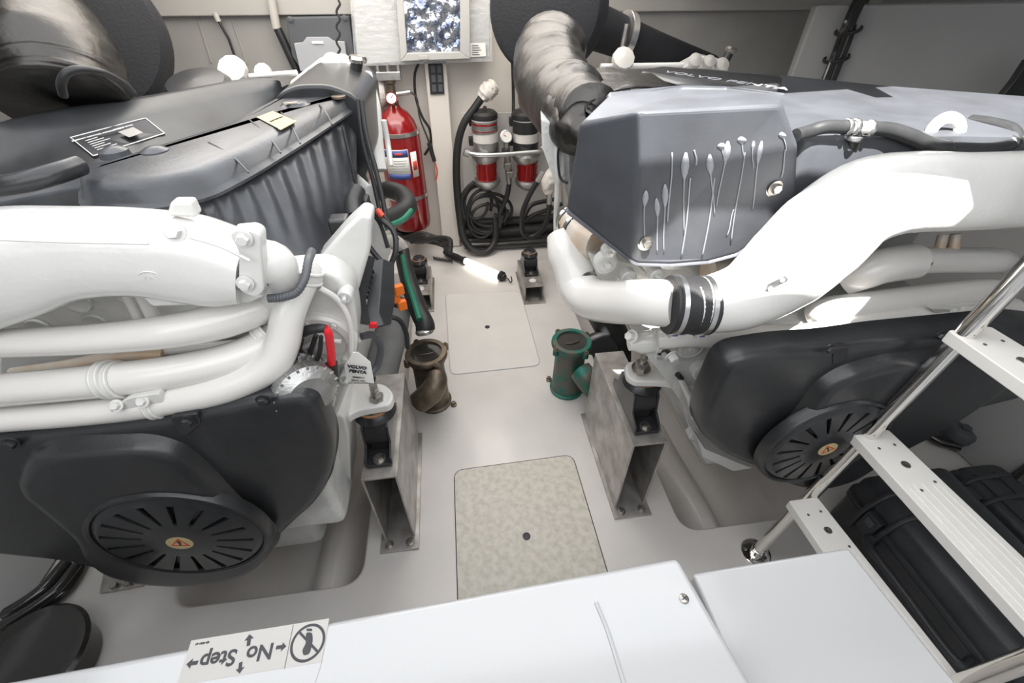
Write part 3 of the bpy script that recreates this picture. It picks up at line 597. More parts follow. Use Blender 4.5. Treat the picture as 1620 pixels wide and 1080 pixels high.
# foil lagged exhaust elbow and collar
def wrap(bm, pts, r, seg=28, n=9, amp=.05, seed=0, cap=True):
    path = spline(pts, n); rr = sinterp(r, n); t0 = (path[1]-path[0]).normalized(); u, v = frame(t0); rs = []
    for i, p in enumerate(path):
        t = (path[min(i+1, len(path)-1)]-path[max(i-1, 0)]).normalized(); u = (u-t*u.dot(t)).normalized(); v = t.cross(u)
        st = .035*(1 if i % 6 == 0 else 0)
        rs.append([p+(u*math.cos(2*PI*k/seg)+v*math.sin(2*PI*k/seg))*rr[i]*(1+st+amp*noise.noise(Vector((k*.35, i*.28, seed)))) for k in range(seg)])
    return rings(bm, rs, cap=cap)
fp = [(874, 78, 1.95, 104), (868, 105, 1.85, 112), (878, 140, 1.7, 116), (902, 172, 1.5, 112), (935, 190, 1.3, 100)]
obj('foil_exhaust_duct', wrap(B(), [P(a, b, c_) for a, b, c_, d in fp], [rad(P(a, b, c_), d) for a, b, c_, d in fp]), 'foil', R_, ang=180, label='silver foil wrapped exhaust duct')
# collar: half-round hood of foil sheet
bm = B(); rows = []
for t in range(9):
    s_ = t/8; row = []
    for k in range(13):
        a = k/12
        top = [P(862, 165, 1.55), P(900, 118, 1.62), P(960, 108, 1.62), P(1030, 118, 1.60), P(1062, 136, 1.50)]
        bot = [P(938, 205, 1.22), P(945, 190, 1.20), P(925, 168, 1.28), P(985, 138, 1.34), P(1055, 138, 1.38)]
        mid = [P(880, 190, 1.40), P(895, 150, 1.48), P(945, 130, 1.5), P(1010, 124, 1.5), P(1060, 136, 1.46)]
        f = lambda L_: spline(L_, 3)[k]
        p = f(top)*(1-s_)**2+f(mid)*2*s_*(1-s_)+f(bot)*s_**2
        row.append(p+Vector((0, 0, .012*noise.noise(Vector((k*.6, t*.6, 3))))))
    rows.append(row)
L = [[bm.verts.new(p) for p in r] for r in rows]
for i in range(8):
    for k in range(12): bm.faces.new((L[i][k], L[i][k+1], L[i+1][k+1], L[i+1][k]))
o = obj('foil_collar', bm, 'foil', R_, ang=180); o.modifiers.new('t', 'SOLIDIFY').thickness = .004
# hanging foil skirt left of the shield
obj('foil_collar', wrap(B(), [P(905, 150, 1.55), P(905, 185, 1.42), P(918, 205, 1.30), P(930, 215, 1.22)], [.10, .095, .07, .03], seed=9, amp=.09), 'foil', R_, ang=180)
bm = B(); prism(bm, [P(x, y, 1.35) for x, y in ((856, 187), (885, 200), (900, 262), (882, 300), (858, 235))], (.02, .12, 0)); obj('turbo_bracket', bm, 'engd', R_, bev=.006)
bm = B(); prism(bm, [P(x, y, 1.3) for x, y in ((890, 205), (925, 200), (930, 330), (905, 345), (893, 300))], (.05, .2, 0)); obj('turbo_housing', bm, 'alu', R_, bev=.02)
obj('drain_pipe', ptube(B(), [(882, 205, 1.34, 9), (882, 290, 1.36, 9), (880, 345, 1.4, 9), (881, 395, 1.42, 9), (886, 415, 1.42, 9)], seg=10), 'pipe', R_)
obj('cable', ptube(B(), [(893, 205, 1.3, 4), (883, 240, 1.32, 4), (886, 280, 1.32, 4), (898, 290, 1.3, 4)], seg=8), 'rub', R_)
# top shroud
ts = [Z(x, y, 1.44) for x, y in ((1000, 150), (990, 118), (1100, 106), (1240, 118), (1400, 134), (1640, 152), (1780, 168), (1900, 200), (1600, 214), (1530, 212), (1400, 214), (1270, 222), (1240, 200))]
bm = B(); puff(bm, fillet(ts, .05), N_, [(0, -.22), (-.004, -.03), (.004, -.006), (.02, .0)]); sh2 = obj('engine_shroud', bm, 'shield', R_, ang=50, label='dusty black plastic shroud over the engine top')
bm = B(); rp = [Z(x, y, 1.475) for x, y in ((1010, 112), (1045, 104), (1240, 120), (1232, 137), (1215, 146), (1075, 130))]
puff(bm, fillet(rp, .02), N_, [(0, -.04), (0, -.008), (.01, 0)]); obj('raised_bar', bm, 'blk', sh2, ang=50)
tx = Z(1232, 140, 1.478)-Z(1080, 118, 1.478); text('raised_lettering', 'VOLVO PENTA', Z(1142, 126, 1.477), tx, Vector((-tx.y, tx.x, 0)), .048, 'lgrey', sh2, ext=.0008, sx=1.3)
# black body and hoses on the shroud front
bm = B(); prism(bm, fillet([P(x, y, 1.18) for x, y in ((1236, 232), (1262, 222), (1440, 215), (1450, 260), (1390, 330), (1240, 332))], .03), (0, .25, 0)); bb = obj('breather_housing', bm, 'blkd', R_, bev=.02)
obj('housing_band', ptube(B(), [(1240, 296, 1.175, 5), (1300, 303, 1.172, 5), (1330, 300, 1.175, 5)], seg=8), 'blkd', bb)
obj('breather_hose', ptube(B(), [(1259, 214, .99, 20), (1280, 208, 1.0, 20), (1305, 201, 1.0, 20), (1340, 201, 1.0, 20)]), 'hose', R_)
obj('hose_tee', ptube(B(), [(1335, 201, 1.0, 18), (1385, 202, 1.0, 18)], smooth=False), 'pipe', R_)
obj('breather_hose', ptube(B(), [(1375, 202, 1.0, 20), (1410, 206, 1.0, 22), (1445, 218, .99, 23), (1480, 232, .98, 24), (1530, 238, .97, 24), (1575, 236, .97, 22), (1604, 224, .98, 20), (1598, 205, 1.02, 20), (1560, 194, 1.08, 18), (1535, 190, 1.12, 16)]), 'hose', R_)
obj('breather_hose', ptube(B(), [(1352, 205, 1.0, 20), (1345, 240, 1.02, 22), (1322, 292, 1.05, 22)]), 'hose', R_)
for x, y, d_ in ((1340, 201, (1, 0, 0)), (1352, 201, (1, 0, 0)), (1375, 203, (1, 0, -.1)), (1350, 218, (-.1, 0, -1)), (1596, 227, (1, .3, .3))):
    obj('hose_clip', torus(B(), P(x, y, 1.0 if x < 1500 else .978), d_, .0165, .003, sq=2, n=28), 'band', R_)
obj('cable_tie', torus(B(), P(1496, 236, .978), (1, 0, 0), .019, .0035, n=28), 'rub', R_)
e = P(1494, 212, 1.02); obj('lifting_eye', torus(B(), e, (-.15, -1, .35), .036, .015, n=32, m=10, sq=.6), 'eng', R_)
bm = B(); prism(bm, [P(x, y, 1.03) for x, y in ((1440, 232), (1480, 222), (1530, 222), (1545, 250), (1440, 252))], (0, .04, 0)); obj('eye_foot', bm, 'eng', R_, bev=.005)
# big charge air pipe
cpp = [(1090, 484, .84, 88), (1125, 481, .84, 92), (1180, 466, .84, 110), (1240, 425, .85, 140), (1300, 372, .87, 150), (1360, 325, .88, 138), (1430, 306, .87, 122), (1520, 304, .86, 116), (1620, 300, .85, 114), (1780, 290, .85, 114)]
rs = []; path = spline([P(a, b, c_) for a, b, c_, d in cpp], 7); rr = sinterp([rad(P(a, b, c_), d) for a, b, c_, d in cpp], 7)
sqz = sinterp([1, 1, .92, .75, .66, .66, .7, .75, .75, .75], 7)
for i, p in enumerate(path):
    t = (path[min(i+1, len(path)-1)]-path[max(i-1, 0)]).normalized(); dn = Vector((0, -1, .25)).normalized(); v = (dn-t*dn.dot(t)).normalized(); u = t.cross(v); ring = []
    ex = 1 if i < 14 else max(.62, 1-(i-14)*.03)
    for k in range(36):
        a = 2*PI*k/36; cc, ss = math.cos(a), math.sin(a); ring.append(p+u*math.copysign(abs(cc)**ex, cc)*rr[i]+v*math.copysign(abs(ss)**ex, ss)*rr[i]*sqz[i])
    rs.append(ring)
bm = B(); rings(bm, rs); cb = obj('charge_air_pipe', bm, 'eng', R_, ang=70)
bm = B(); tq = [P(x, y, .775) for x, y in ((1210, 458), (1214, 448), (1240, 435), (1246, 440), (1242, 450), (1216, 465))]
prism(bm, fillet(tq, .004), (0, -.003, 0)); sl_ = obj('slotted_tab', bm, 'alu', cb, bev=.0008)
for x, y in ((1219, 457), (1238, 443)): obj('tab_hole', lathe(B(), P(x, y, .771), FR, [(.006, 0), (.006, .001)], n=16), 'engd', sl_)
# hose joint with two bands
def joint(x0, y0, Y0, x1, y1, Y1, R, par, screws=True, bandm='band'):
    a, b = P(x0, y0, Y0), P(x1, y1, Y1); d = (b-a); ln = d.length; d.normalize()
    j = obj('hose_joint', lathe(B(), a, d, [(R, 0), (R*1.03, .004), (R*.99, ln*.2), (R*1.04, ln*.35), (R*.99, ln*.5), (R*1.04, ln*.65), (R*.99, ln*.8), (R*1.03, ln-.004), (R, ln)], n=48), 'rub', par)
    for f in (.17, .83):
        c_ = a+d*ln*f; u_, v_ = frame(d); obj('joint_band', lathe(B(), c_-d*.007, d, [(R*1.02, 0), (R*1.055, .001), (R*1.055, .013), (R*1.02, .014)], n=48), bandm, j)
        if screws:
            dn_ = Vector((0, -.35, -1)); dn_ = (dn_-d*dn_.dot(d)).normalized(); q_ = c_+dn_*R*1.09; sd_ = d.cross(dn_)
            sc_ = obj('band_screw', cyl(B(), q_-d*.002-sd_*.01, q_+sd_*.014, .0065, n=12), 'bolt', j)
            obj('screw_head', cyl(B(), q_+d*.006, q_+d*.022, .0055, n=10), 'inkb', sc_, label='blue screw housing')
    return j
joint(1056, 482, .85, 1122, 484, .838, rad(P(1090, 484, .84), 91), R_)
obj('turbo_pipe', ptube(B(), [(1075, 482, .85, 78), (1020, 478, .92, 72), (970, 478, 1.03, 68), (935, 472, 1.13, 66), (916, 452, 1.20, 66), (908, 425, 1.24, 64), (898, 400, 1.28, 62), (894, 375, 1.33, 58)], seg=28), 'pipe', R_)
joint(920, 452, 1.195, 908, 424, 1.25, .062, R_, screws=False)
obj('weld_bead', torus(B(), P(938, 473, 1.125), (1, -.2, -.1), .053, .004, n=36), 'pipe', R_)
obj('turbo_outlet', ptube(B(), [(905, 345, 1.35, 50), (925, 372, 1.28, 58), (948, 385, 1.22, 58)]), 'copper', R_, label='pinkish tarnished pipe')
joint(900, 345, 1.37, 916, 362, 1.30, .05, R_, screws=False)
# turbo / casting behind the pipe
bm = B(); prism(bm, fillet([P(x, y, 1.18) for x, y in ((930, 400), (1010, 420), (1030, 440), (1010, 470), (950, 450))], .02), (0, .12, 0)); obj('manifold_casting', bm, 'eng', R_, bev=.015)
obj('turbo_flange', lathe(B(), P(1090, 372, 1.10), (0, -1, -.25), [(.13, -.06), (.135, .0), (.128, .012), (.05, .02), (.001, .02)], n=48), 'alu', R_)
castings(R_, [(960, 418, 1.12, .035), (995, 440, 1.10, .025), (1040, 436, 1.05, .022), (965, 400, 1.1, .02)], 2)
obj('exhaust_manifold', ptube(B(), [(1120, 430, 1.05, 50), (1165, 425, 1.05, 46), (1215, 405, 1.05, 46)]), 'copper', R_, label='heat-tinted manifold pipe')
bm = B(); prism(bm, fillet([P(x, y, 1.06) for x, y in ((1165, 395), (1215, 345), (1290, 335), (1300, 370), (1240, 410), (1180, 418))], .015), (0, .08, 0)); tc = obj('turbo_casting', bm, 'alu', R_, bev=.01)
for x, y in ((1218, 376), (1190, 402), (1262, 352)): obj('casting_bolt', hexbolt(B(), P(x, y, 1.055), FR, .012), 'alu', tc)
# coolant pipes
obj('coolant_pipe', ptube(B(), [(1040, 535, .92, 34), (1100, 530, .90, 38), (1180, 533, .88, 44), (1260, 535, .87, 46), (1330, 524, .86, 44), (1420, 508, .86, 40), (1500, 498, .86, 36), (1600, 488, .88, 34)], seg=24), 'pipe', R_)
obj('coolant_pipe', ptube(B(), [(1290, 497, .95, 40), (1312, 492, .92, 44), (1350, 486, .92, 46), (1450, 474, .92, 46), (1540, 464, .93, 46), (1575, 462, .94, 40), (1582, 465, 1.0, 34)], seg=24), 'pipe', R_)
obj('coolant_pipe', ptube(B(), [(1335, 448, .98, 40), (1370, 432, .96, 50), (1400, 420, .96, 56), (1446, 413, .96, 56), (1448, 413, .96, 42), (1500, 412, .97, 41), (1570, 412, .98, 40), (1588, 414, 1.02, 34), (1590, 418, 1.08, 30)], seg=24, n=5), 'pipe', R_)
obj('coolant_branch', ptube(B(), [(1492, 372, 1.0, 14), (1486, 395, .98, 14)], smooth=False), 'copper', R_); obj('coolant_branch', ptube(B(), [(1512, 370, 1.0, 14), (1508, 395, .98, 16)], smooth=False), 'copper', R_)
for x, y, Y, r in ((1500, 470, .922, .032), (1513, 470, .922, .032), (1318, 490, .92, .036), (1488, 500, .86, .026), (1308, 528, .862, .032)): clamp(R_, P(x, y, Y), (1, 0, .1), r, w_=.006)
bm = B(); prism(bm, fillet([P(x, y, .84) for x, y in ((1472, 488), (1530, 490), (1532, 500), (1495, 508))], .006), (0, .02, 0)); cl = obj('clamp_plate', bm, 'eng', R_, bev=.003)
for x, y in ((1510, 494), (1524, 492)): obj('clamp_bolt', hexbolt(B(), P(x, y, .835), (0, -.7, .7), .009), 'eng', cl)
# thermostat / water pump casting
wp = obj('water_pump', lathe(B(), P(1022, 541, .96), (1, 0, .1), [(.018, -.055), (.022, -.04), (.034, -.02), (.036, .02), (.04, .024), (.04, .036), (.03, .038), (.03, .06)], n=24), 'eng', R_)
for q_, d_ in (((1000, 532, .93), (-.8, -.4, .5)), ((1062, 562, .90), (.2, -1, -.2))): obj('pump_bolt', hexbolt(B(), P(*q_), d_, .014, h=.02), 'eng', wp)
castings(R_, [(1095, 550, .93, .045), (1050, 560, .95, .03), (1110, 590, .92, .03), (1080, 575, .98, .025), (1112, 640, .90, .035), (1098, 690, .92, .022)], 3)
bm = B(); prism(bm, fillet([P(x, y, .95) for x, y in ((1010, 545), (1150, 540), (1180, 600), (1150, 700), (1120, 735), (1095, 700), (1080, 640), (1045, 590))], .02), (0, .12, 0)); obj('timing_housing', bm, 'engd', R_, bev=.012)
bm = B(); prism(bm, fillet([P(x, y, .84) for x, y in ((1102, 690), (1115, 710), (1170, 733), (1190, 740), (1160, 745), (1112, 722))], .01), (0, .08, 0)); obj('sump_flange', bm, 'eng', R_, bev=.006)
obj('dipstick_tube', ptube(B(), [(1076, 598, .93, 9), (1090, 625, .92, 14), (1100, 650, .92, 16)]), 'eng', R_); obj('dipstick_cap', ptube(B(), [(1072, 592, .93, 9), (1078, 599, .93, 9)], smooth=False), 'rub', R_)
for q_ in ([(1110, 600, .90, 14), (1135, 590, .89, 12), (1160, 570, .89, 12)], [(1100, 660, .92, 16), (1118, 630, .90, 14), (1122, 600, .90, 12)]): obj('casting_rib', ptube(B(), q_), 'eng', R_)
arm(R_, [Z(x, y, .66) for x, y in ((988, 578), (996, 570), (1030, 571), (1100, 585), (1120, 600), (1112, 622), (1060, 604), (1005, 603), (992, 595))], .03, P(1014, 583, 1.03), .020)
cover(R_, .72, [(1148, 564), (1240, 549), (1310, 545), (1400, 532), (1490, 523), (1620, 510), (1700, 520), (1640, 620), (1500, 655), (1430, 705), (1352, 752), (1260, 768), (1222, 758), (1195, 738), (1140, 715), (1104, 682), (1110, 645)],
      [(1222, 690), (1262, 650), (1292, 606), (1330, 582), (1395, 564), (1480, 555), (1580, 552), (1600, 590), (1490, 665), (1400, 712), (1345, 750), (1290, 765), (1240, 758), (1218, 735)], (1306, 706), .185, .55)
for x, y in ((1312, 551), (1487, 530)): obj('cover_bolt', hexbolt(B(), P(x, y, .70), FR, .010), 'blk', R_)
bm = B(); prism(bm, fillet([P(x, y, .70) for x, y in ((1320, 552), (1345, 548), (1338, 570), (1318, 578))], .008), (0, .02, 0)); obj('cover_lug', bm, 'blk', R_, bev=.004)
# rear rocker castings seen over the top
for x, y, d in ((985, 95, 36), (1098, 98, 22), (1120, 100, 20), (1140, 105, 22)): p = P(x, y, 2.25); obj('white_cap', lathe(B(), p, (0, -1, .8), [(rad(p, d), 0), (rad(p, d)*.95, .02), (.001, .03)], n=12), 'cap', R_)
obj('pull_handle', ptube(B(), [(1143, 104, 2.3, 13), (1154, 84, 2.3, 13)], smooth=False), 'rub', R_)
obj('handle_cap', lathe(B(), P(1157, 78, 2.3), (.2, 0, 1), [(.024, -.01), (.03, 0), (.024, .01), (.001, .011)], n=20), 'bolt', R_)
bm = B(); prism(bm, [P(x, y, 2.4) for x, y in ((1070, 112), (1115, 88), (1150, 96), (1155, 118))], (0, .1, 0)); obj('rear_bracket', bm, 'eng', R_, bev=.008)
obj('cross_rail', ptube(B(), [(950, 105, 2.3, 8), (1080, 103, 2.3, 8)], smooth=False), 'eng', R_)

# ================================================================ MOUNTS, STRAINERS
def mount(label, x, y, L_, h, wd, s=1, flip=1, hole=False):
    t = thing('engine_mount', label, 'engine mount', (x, y+L_/2, 0), 'engine mounts bolted to the floor')
    bx = lambda n, c_, s_, m='steel', b=.0015: obj(n, box(B(), c_, s_), m, t, bev=b)
    bx('base_plate', (x, y+L_/2-.015*s, .006), (wd+.03*s, L_+.07*s, .012))
    bx('top_plate', (x, y+L_/2, h-.005), (wd, L_, .010)); bx('side_plate', (x-wd/2+.004, y+L_/2, h/2), (.008, L_, h-.02)); bx('side_plate', (x+wd/2-.004, y+L_/2, h/2), (.008, L_, h-.02)); bx('web_plate', (x, y+L_*.72, h/2), (wd-.016, .008, h-.02))
    for a in (-.34, .34): obj('floor_bolt', hexbolt(B(), (x+a*wd, y-.022*s, .014), (0, 0, 1), .012*s), 'bolt', t)
    my = y+L_*(.62 if hole else .34)
    s = s*1.3; rm = bx('rubber_mount', (x, my, h+.008), (wd*.72, .20*s, .016), 'blk', .004)
    obj('mount_body', cyl(B(), (x-wd*.30, my, h+.062*s), (x+wd*.30, my, h+.062*s), .056*s, n=36), 'rub', rm)
    obj('body_fill', box(B(), (x, my, h+.035*s), (wd*.5, .10*s, .05*s)), 'rub', rm, bev=.006)
    for a in (-1, 1):
        pr = [(x+a*wd*.31, my+q_*s, h+z_*s) for q_, z_ in ((-.10, .01), (-.095, .03), (-.06, .05), (-.05, .10), (-.02, .125), (.03, .125), (.06, .10), (.07, .05), (.10, .03), (.10, .01))]
        obj('mount_cheek', prism(B(), pr, (a*.008, 0, 0)), 'blk', rm, bev=.002)
    for q_ in (-.082, .082): obj('mount_bolt', hexbolt(B(), (x, my+q_*s, h+.018), (0, 0, 1), .012*s), 'bolt', rm)
    obj('top_cap', lathe(B(), (x, my, h+.105*s), (0, 0, 1), [(.05*s, 0), (.055*s, .01), (.045*s, .03), (.03*s, .045)], n=28), 'blk', rm)
    obj('rust_ring', torus(B(), (x, my, h+.135*s), (0, 0, 1), .04*s, .004*s), 'brown', rm)
    if hole: obj('hole_ring', torus(B(), (x, y+.07, h+.002), (0, 0, 1), .028, .004), 'steel', t); obj('hole_dark', lathe(B(), (x, y+.07, h), (0, 0, 1), [(.027, 0), (.027, .001)], n=24), 'gel', t)
    return t
mount('rubber engine mount on a steel box pedestal, left of the scuffed floor panel', -.338, .87, .50, .445, .120)
mount('rubber engine mount on a steel box pedestal, right of the scuffed floor panel', .622, .885, .50, .445, .130)
mount('small far engine mount left of the clean floor panel, behind the green-striped hose', -.285, 2.44, .36, .12, .13, .8, hole=True)
mount('small far engine mount at the right, beside the hook of the work light', .475, 2.44, .36, .12, .13, .8, hole=True)
for nm, lab, pp in (('L', 'steel mount foot with two bolts under the left slotted belt cover', [(160, 940), (228, 928), (240, 905), (170, 890)]), ('R', 'steel mount foot with two bolts beside the ladder under the right belt cover', [(1325, 762), (1358, 748), (1362, 738), (1330, 725)])):
    q = [Z(x, y, 0) for x, y in pp]; c_ = sum(q, Vector())/4; t = thing('mount_foot', lab, 'mount foot', c_)
    obj('foot_plate', prism(B(), q, (0, 0, .012)), 'steel', t, bev=.002)
    for a in (.25, .75): obj('foot_bolt', hexbolt(B(), q[0].lerp(q[1], a).lerp(c_, .35)+Vector((0, 0, .012)), (0, 0, 1), .014), 'bolt', t)
    bm = B(); box(bm, c_+Vector((0, .12, .2)), (.12, .2, .39)); obj('pedestal', bm, 'steel', t, bev=.003)
def strainer(x, y, h, r, label, pat, elb, top=True):
    t = thing('sea_strainer', label, 'sea strainer', (x, y, 0)); m2 = 'patina' if pat else 'bronze'
    obj('body', lathe(B(), (x, y, 0), (0, 0, 1), [(r*1.02, 0), (r*1.04, .012), (r*.93, .018), (r*.90, .12), (r*.86, h-.07), (r*1.0, h-.055), (r*1.0, h-.03)], n=48), 'bronze' if not pat else 'patina', t)
    rg = obj('lid_ring', lathe(B(), (x, y, h-.03), (0, 0, 1), [(r*.8, 0), (r*1.12, 0), (r*1.15, .006), (r*1.15, .02), (r*1.1, .028), (r*.86, .028), (r*.84, .018)], n=56, cap=False), m2, t)
    obj('sight_glass', lathe(B(), (x, y, h-.016), (0, 0, 1), [(r*.86, 0), (r*.86, .004)], n=48), 'glassd', t)
    obj('basket_bar', tube(B(), [(x-r*.4, y-.01, h-.01), (x, y-.015, h-.006), (x+r*.45, y, h-.01)], .003, seg=8), 'bronze', t)
    for k in range(4):
        a = .5+k*PI/2; p = Vector((x+math.cos(a)*r*1.18, y+math.sin(a)*r*1.18, h-.02)); lg = obj('lid_lug', cyl(B(), p-Vector((0, 0, .02)), p+Vector((0, 0, .012)), .014, n=16), m2, t); obj('lid_bolt', hexbolt(B(), p+Vector((0, 0, .012)), (0, 0, 1), .008), 'bronze', lg)
    for k in (0, 1):
        a = -.4+k*PI*.9; p = Vector((x+math.cos(a)*r*1.25, y+math.sin(a)*r*1.25, .0)); obj('foot_lug', lathe(B(), p, (0, 0, 1), [(.016, 0), (.016, .012), (.01, .013), (.01, .024), (.001, .025)], n=12), 'bronze', t)
    obj('outlet_elbow', ptube(B(), elb, seg=24), 'bronze' if not pat else 'patina', t)
    return t
strainer(-.205, 1.60, .355, .088, 'bare bronze raw-water strainer with round glass lid and brown elbow, left of the aisle', False, [(690, 590, 1.51, 30), (690, 604, 1.47, 36), (681, 621, 1.44, 38), (663, 636, 1.44, 36)])
strainer(.512, 1.60, .345, .088, 'green-patinated bronze raw-water strainer with round lid, right of the aisle', True, [(918, 586, 1.50, 36), (928, 598, 1.46, 38), (940, 612, 1.46, 38), (955, 614, 1.50, 38)])
# raw-water hoses
def hose_thing(name, label, cat, q, m, base, extra=None, seg=16, rib=0, n=8):
    t = obj(name, ptube(B(), q, seg=seg, rib=rib, n=n), m); return tag(t, label, cat)
t = thing('water_hose', 'black water hose with green stripe rising from the bare bronze strainer', 'hose', (-.2, 1.7, .35))
obj('rubber_hose', ptube(B(), [(636, 395, 2.1, 22), (640, 420, 2.0, 24), (650, 455, 1.85, 27), (662, 490, 1.75, 29), (672, 512, 1.68, 30), (673, 522, 1.66, 30)]), 'rub', t)
sq_ = [(637, 405, 2.02, 8), (644, 440, 1.87, 9), (655, 475, 1.75, 10), (664, 505, 1.65, 10)]
obj('green_stripe', ptube(B(), sq_, seg=10), 'green', t)
for p_ in ((672, 524, 1.655), (634, 402, 2.07)): obj('hose_clip', torus(B(), P(*p_), (.1, -.4, -1), .040 if p_[1] > 500 else .036, .005, sq=2), 'band', t)
obj('hose_elbow', ptube(B(), [(600, 385, 2.0, 24), (622, 382, 2.05, 24), (634, 393, 2.1, 24), (636, 404, 2.07, 24)]), 'pipe', t, label='white elbow on top of the hose')
t = thing('water_hose', 'bent black hose with a green band in front of the red extinguisher', 'hose', (-.3, 2.0, .6))
obj('rubber_hose', ptube(B(), [(575, 365, 1.6, 30), (600, 352, 1.7, 30), (630, 340, 1.85, 30), (645, 325, 1.95, 30), (636, 308, 2.05, 28), (615, 300, 2.1, 26), (600, 305, 2.15, 24)]), 'rub', t)
obj('green_stripe', ptube(B(), [(582, 370, 1.53, 9), (604, 360, 1.62, 9), (634, 349, 1.77, 9), (650, 333, 1.88, 9)], seg=8), 'green', t)
tag(obj('lagged_hose', ptube(B(), [(628, 485, 1.85, 46), (618, 530, 1.65, 50), (605, 580, 1.5, 52), (600, 610, 1.4, 50)]), 'lagging'), 'dark grey fabric-lagged hose down beside the bare bronze strainer', 'hose')
t = thing('exhaust_hose', 'fat black hose curving up behind the green strainer', 'hose', P(955, 560, 1.85))
obj('hose_run', ptube(B(), [(950, 495, 2.0, 44), (972, 535, 1.95, 48), (975, 580, 1.92, 46)]), 'rub', t)
obj('hose_end', lathe(B(), P(948, 555, 1.86), (-.3, -1, .35), [(.05, -.08), (.105, -.05), (.115, 0), (.11, .02), (.09, .025), (.001, .02)], n=40), 'rub', t)
# ================================================================ FLOOR PANELS, STEPS, LADDER
for (nm, q), m_, lab in zip(PAN, ('panel', 'hatch'), ('large scuffed beige floor panel with a round finger hole, nearest the steps', 'clean white floor panel with a small finger hole between the two strainers')):
    t = thing('floor_panel', lab, 'floor panel', (sum(a for a, b in q)/4, sum(b for a, b in q)/4, 0))
    o_ = fillet([(a, b, .0015) for a, b in q], .045)
    obj('seam', puff(B(), o_, N_, [(-.004, -.001), (-.004, .0004)]), 'ink' if m_ == 'panel' else 'lgrey', t, smooth=False)
    obj('panel_board', puff(B(), o_, N_, [(0, -.001), (0, .002), (.002, .003)]), m_, t, ang=20)
    hp = Z(833, 848, .005) if m_ == 'panel' else Z(771, 517, .005)
    obj('finger_hole', lathe(B(), (hp.x, hp.y, .004), N_, [(.016, 0), (.016, .002), (.013, .0025), (.0125, .0008), (.001, .0008)], n=28), 'ink', t)
# step boxes
ta = thing('step_platform', 'glossy white step box with the no-step sticker, along the bottom edge', 'step', (-.2, .15, .9))
q = [Z(x, y, 1.0) for x, y in ((-400, 1152), (1073, 880))]
bm = B(); prism(bm, [q[0]+Vector((-.3, -.012, 0)), q[1], Vector((.350, .09, 1.0)), Vector((.352, -.1, 1.0)), Vector((-1.4, -.1, 1.0))], (0, 0, -.22)); obj('step_box', bm, 'gelw', ta, bev=.010, seg=3)
obj('moulded_groove', tube(B(), [Z(943, 953, 1.0), Z(962, 1000, 1.0), Z(985, 1075, 1.0), Z(992, 1100, 1.0)], .0035, seg=8), 'gelw', ta)
sp = Z(1082, 947, 1.0); sc = obj('screw', lathe(B(), sp, N_, [(.0075, -.002), (.0075, .0015), (.005, .0035), (.001, .004)], n=20), 'bolt', ta)
bm = B(); box(bm, sp+Vector((0, 0, .0042)), (.009, .0015, .001), rz=.5); obj('screw_slot', bm, 'ink', sc); bm = B(); box(bm, sp+Vector((0, 0, .0042)), (.0015, .009, .001), rz=.5); obj('screw_slot', bm, 'ink', sc)
# sticker with lettering read from the other side
s0, s1, s2, s3 = [Z(x, y, 1.0006) for x, y in ((303, 1013), (521, 978), (509, 1047), (280, 1084))]
st = obj('no_step_sticker', prism(B(), [s0, s1, s2, s3], (0, 0, .0006)), 'sticker', ta, smooth=False, label='off-white sticker reading No Step')
sx_ = (s0-s1).normalized(); sy_ = Vector((-sx_.y, sx_.x, 0))    # text runs right-to-left in the picture, upside down
if sy_.y > 0: sy_ = -sy_
text('no_step_lettering', 'No', Z(411, 1031, 1.0014), sx_, sy_, .028, 'ink', st, bold=.0005); text('no_step_lettering', 'Step', Z(345, 1042, 1.0014), sx_, sy_, .028, 'ink', st, bold=.0005)
text('small_print', 'BR-0001-01', Z(320, 1017, 1.0014), sx_, sy_, .004, 'ink', st)
def arrow(x, y, dx, dy):
    d = (Z(x+dx, y+dy, 1.0013)-Z(x, y, 1.0013)); L_ = d.length; d.normalize(); n_ = Vector((-d.y, d.x, 0)); o_ = Z(x, y, 1.0013)
    pts = [o_+d*a*L_+n_*b*L_ for a, b in ((-.5, -.16), (.05, -.16), (.05, -.40), (.5, 0), (.05, .40), (.05, .16), (-.5, .16))]
    obj('arrow', prism(B(), pts, (0, 0, .0005)), 'ink', st, smooth=False)
arrow(394, 1012, 2, -18); arrow(380, 1056, -2, 18); arrow(445, 1023, 16, -2); arrow(304, 1049, -18, 3)
obj('divider_line', tube(B(), [Z(464, 988, 1.0014), Z(450, 1057, 1.0014)], .0004, seg=6), 'ink', st)
pc = Z(487, 1016, 1.0014); obj('prohibition_ring', torus(B(), pc, N_, .0225, .0018, n=48, sq=.3), 'ink', st)
bm = B(); d_ = Vector((.7, .7, 0)); 
a_, b_ = Z(474, 1000, 1.0012), Z(503, 1031, 1.0012); d_ = (b_-a_).normalized(); n_ = Vector((-d_.y, d_.x, 0))*.0016; prism(bm, [a_-n_, b_-n_, b_+n_, a_+n_], (0, 0, .0005)); obj('prohibition_bar', bm, 'ink', st, smooth=False)
bm = B(); prism(bm, fillet([Z(x, y, 1.0013) for x, y in ((484, 1000), (494, 1000), (495, 1012), (493, 1022), (490, 1034), (480, 1037), (478, 1028), (484, 1018))], .004), (0, 0, .0005)); obj('shoe_print', bm, 'ink', st, smooth=False)
bm = B(); prism(bm, fillet([Z(x, y, 1.0013) for x, y in ((485, 994), (494, 994), (494, 998), (485, 998))], .002), (0, 0, .0005)); obj('shoe_heel', bm, 'ink', st, smooth=False)
obj('sticker_edge', prism(B(), [s2+Vector((0, 0, .0)), s3, s3+Vector((-.02, -.04, 0)), s2+Vector((-.01, -.05, 0))], (0, 0, .0003)), 'gelw', st)
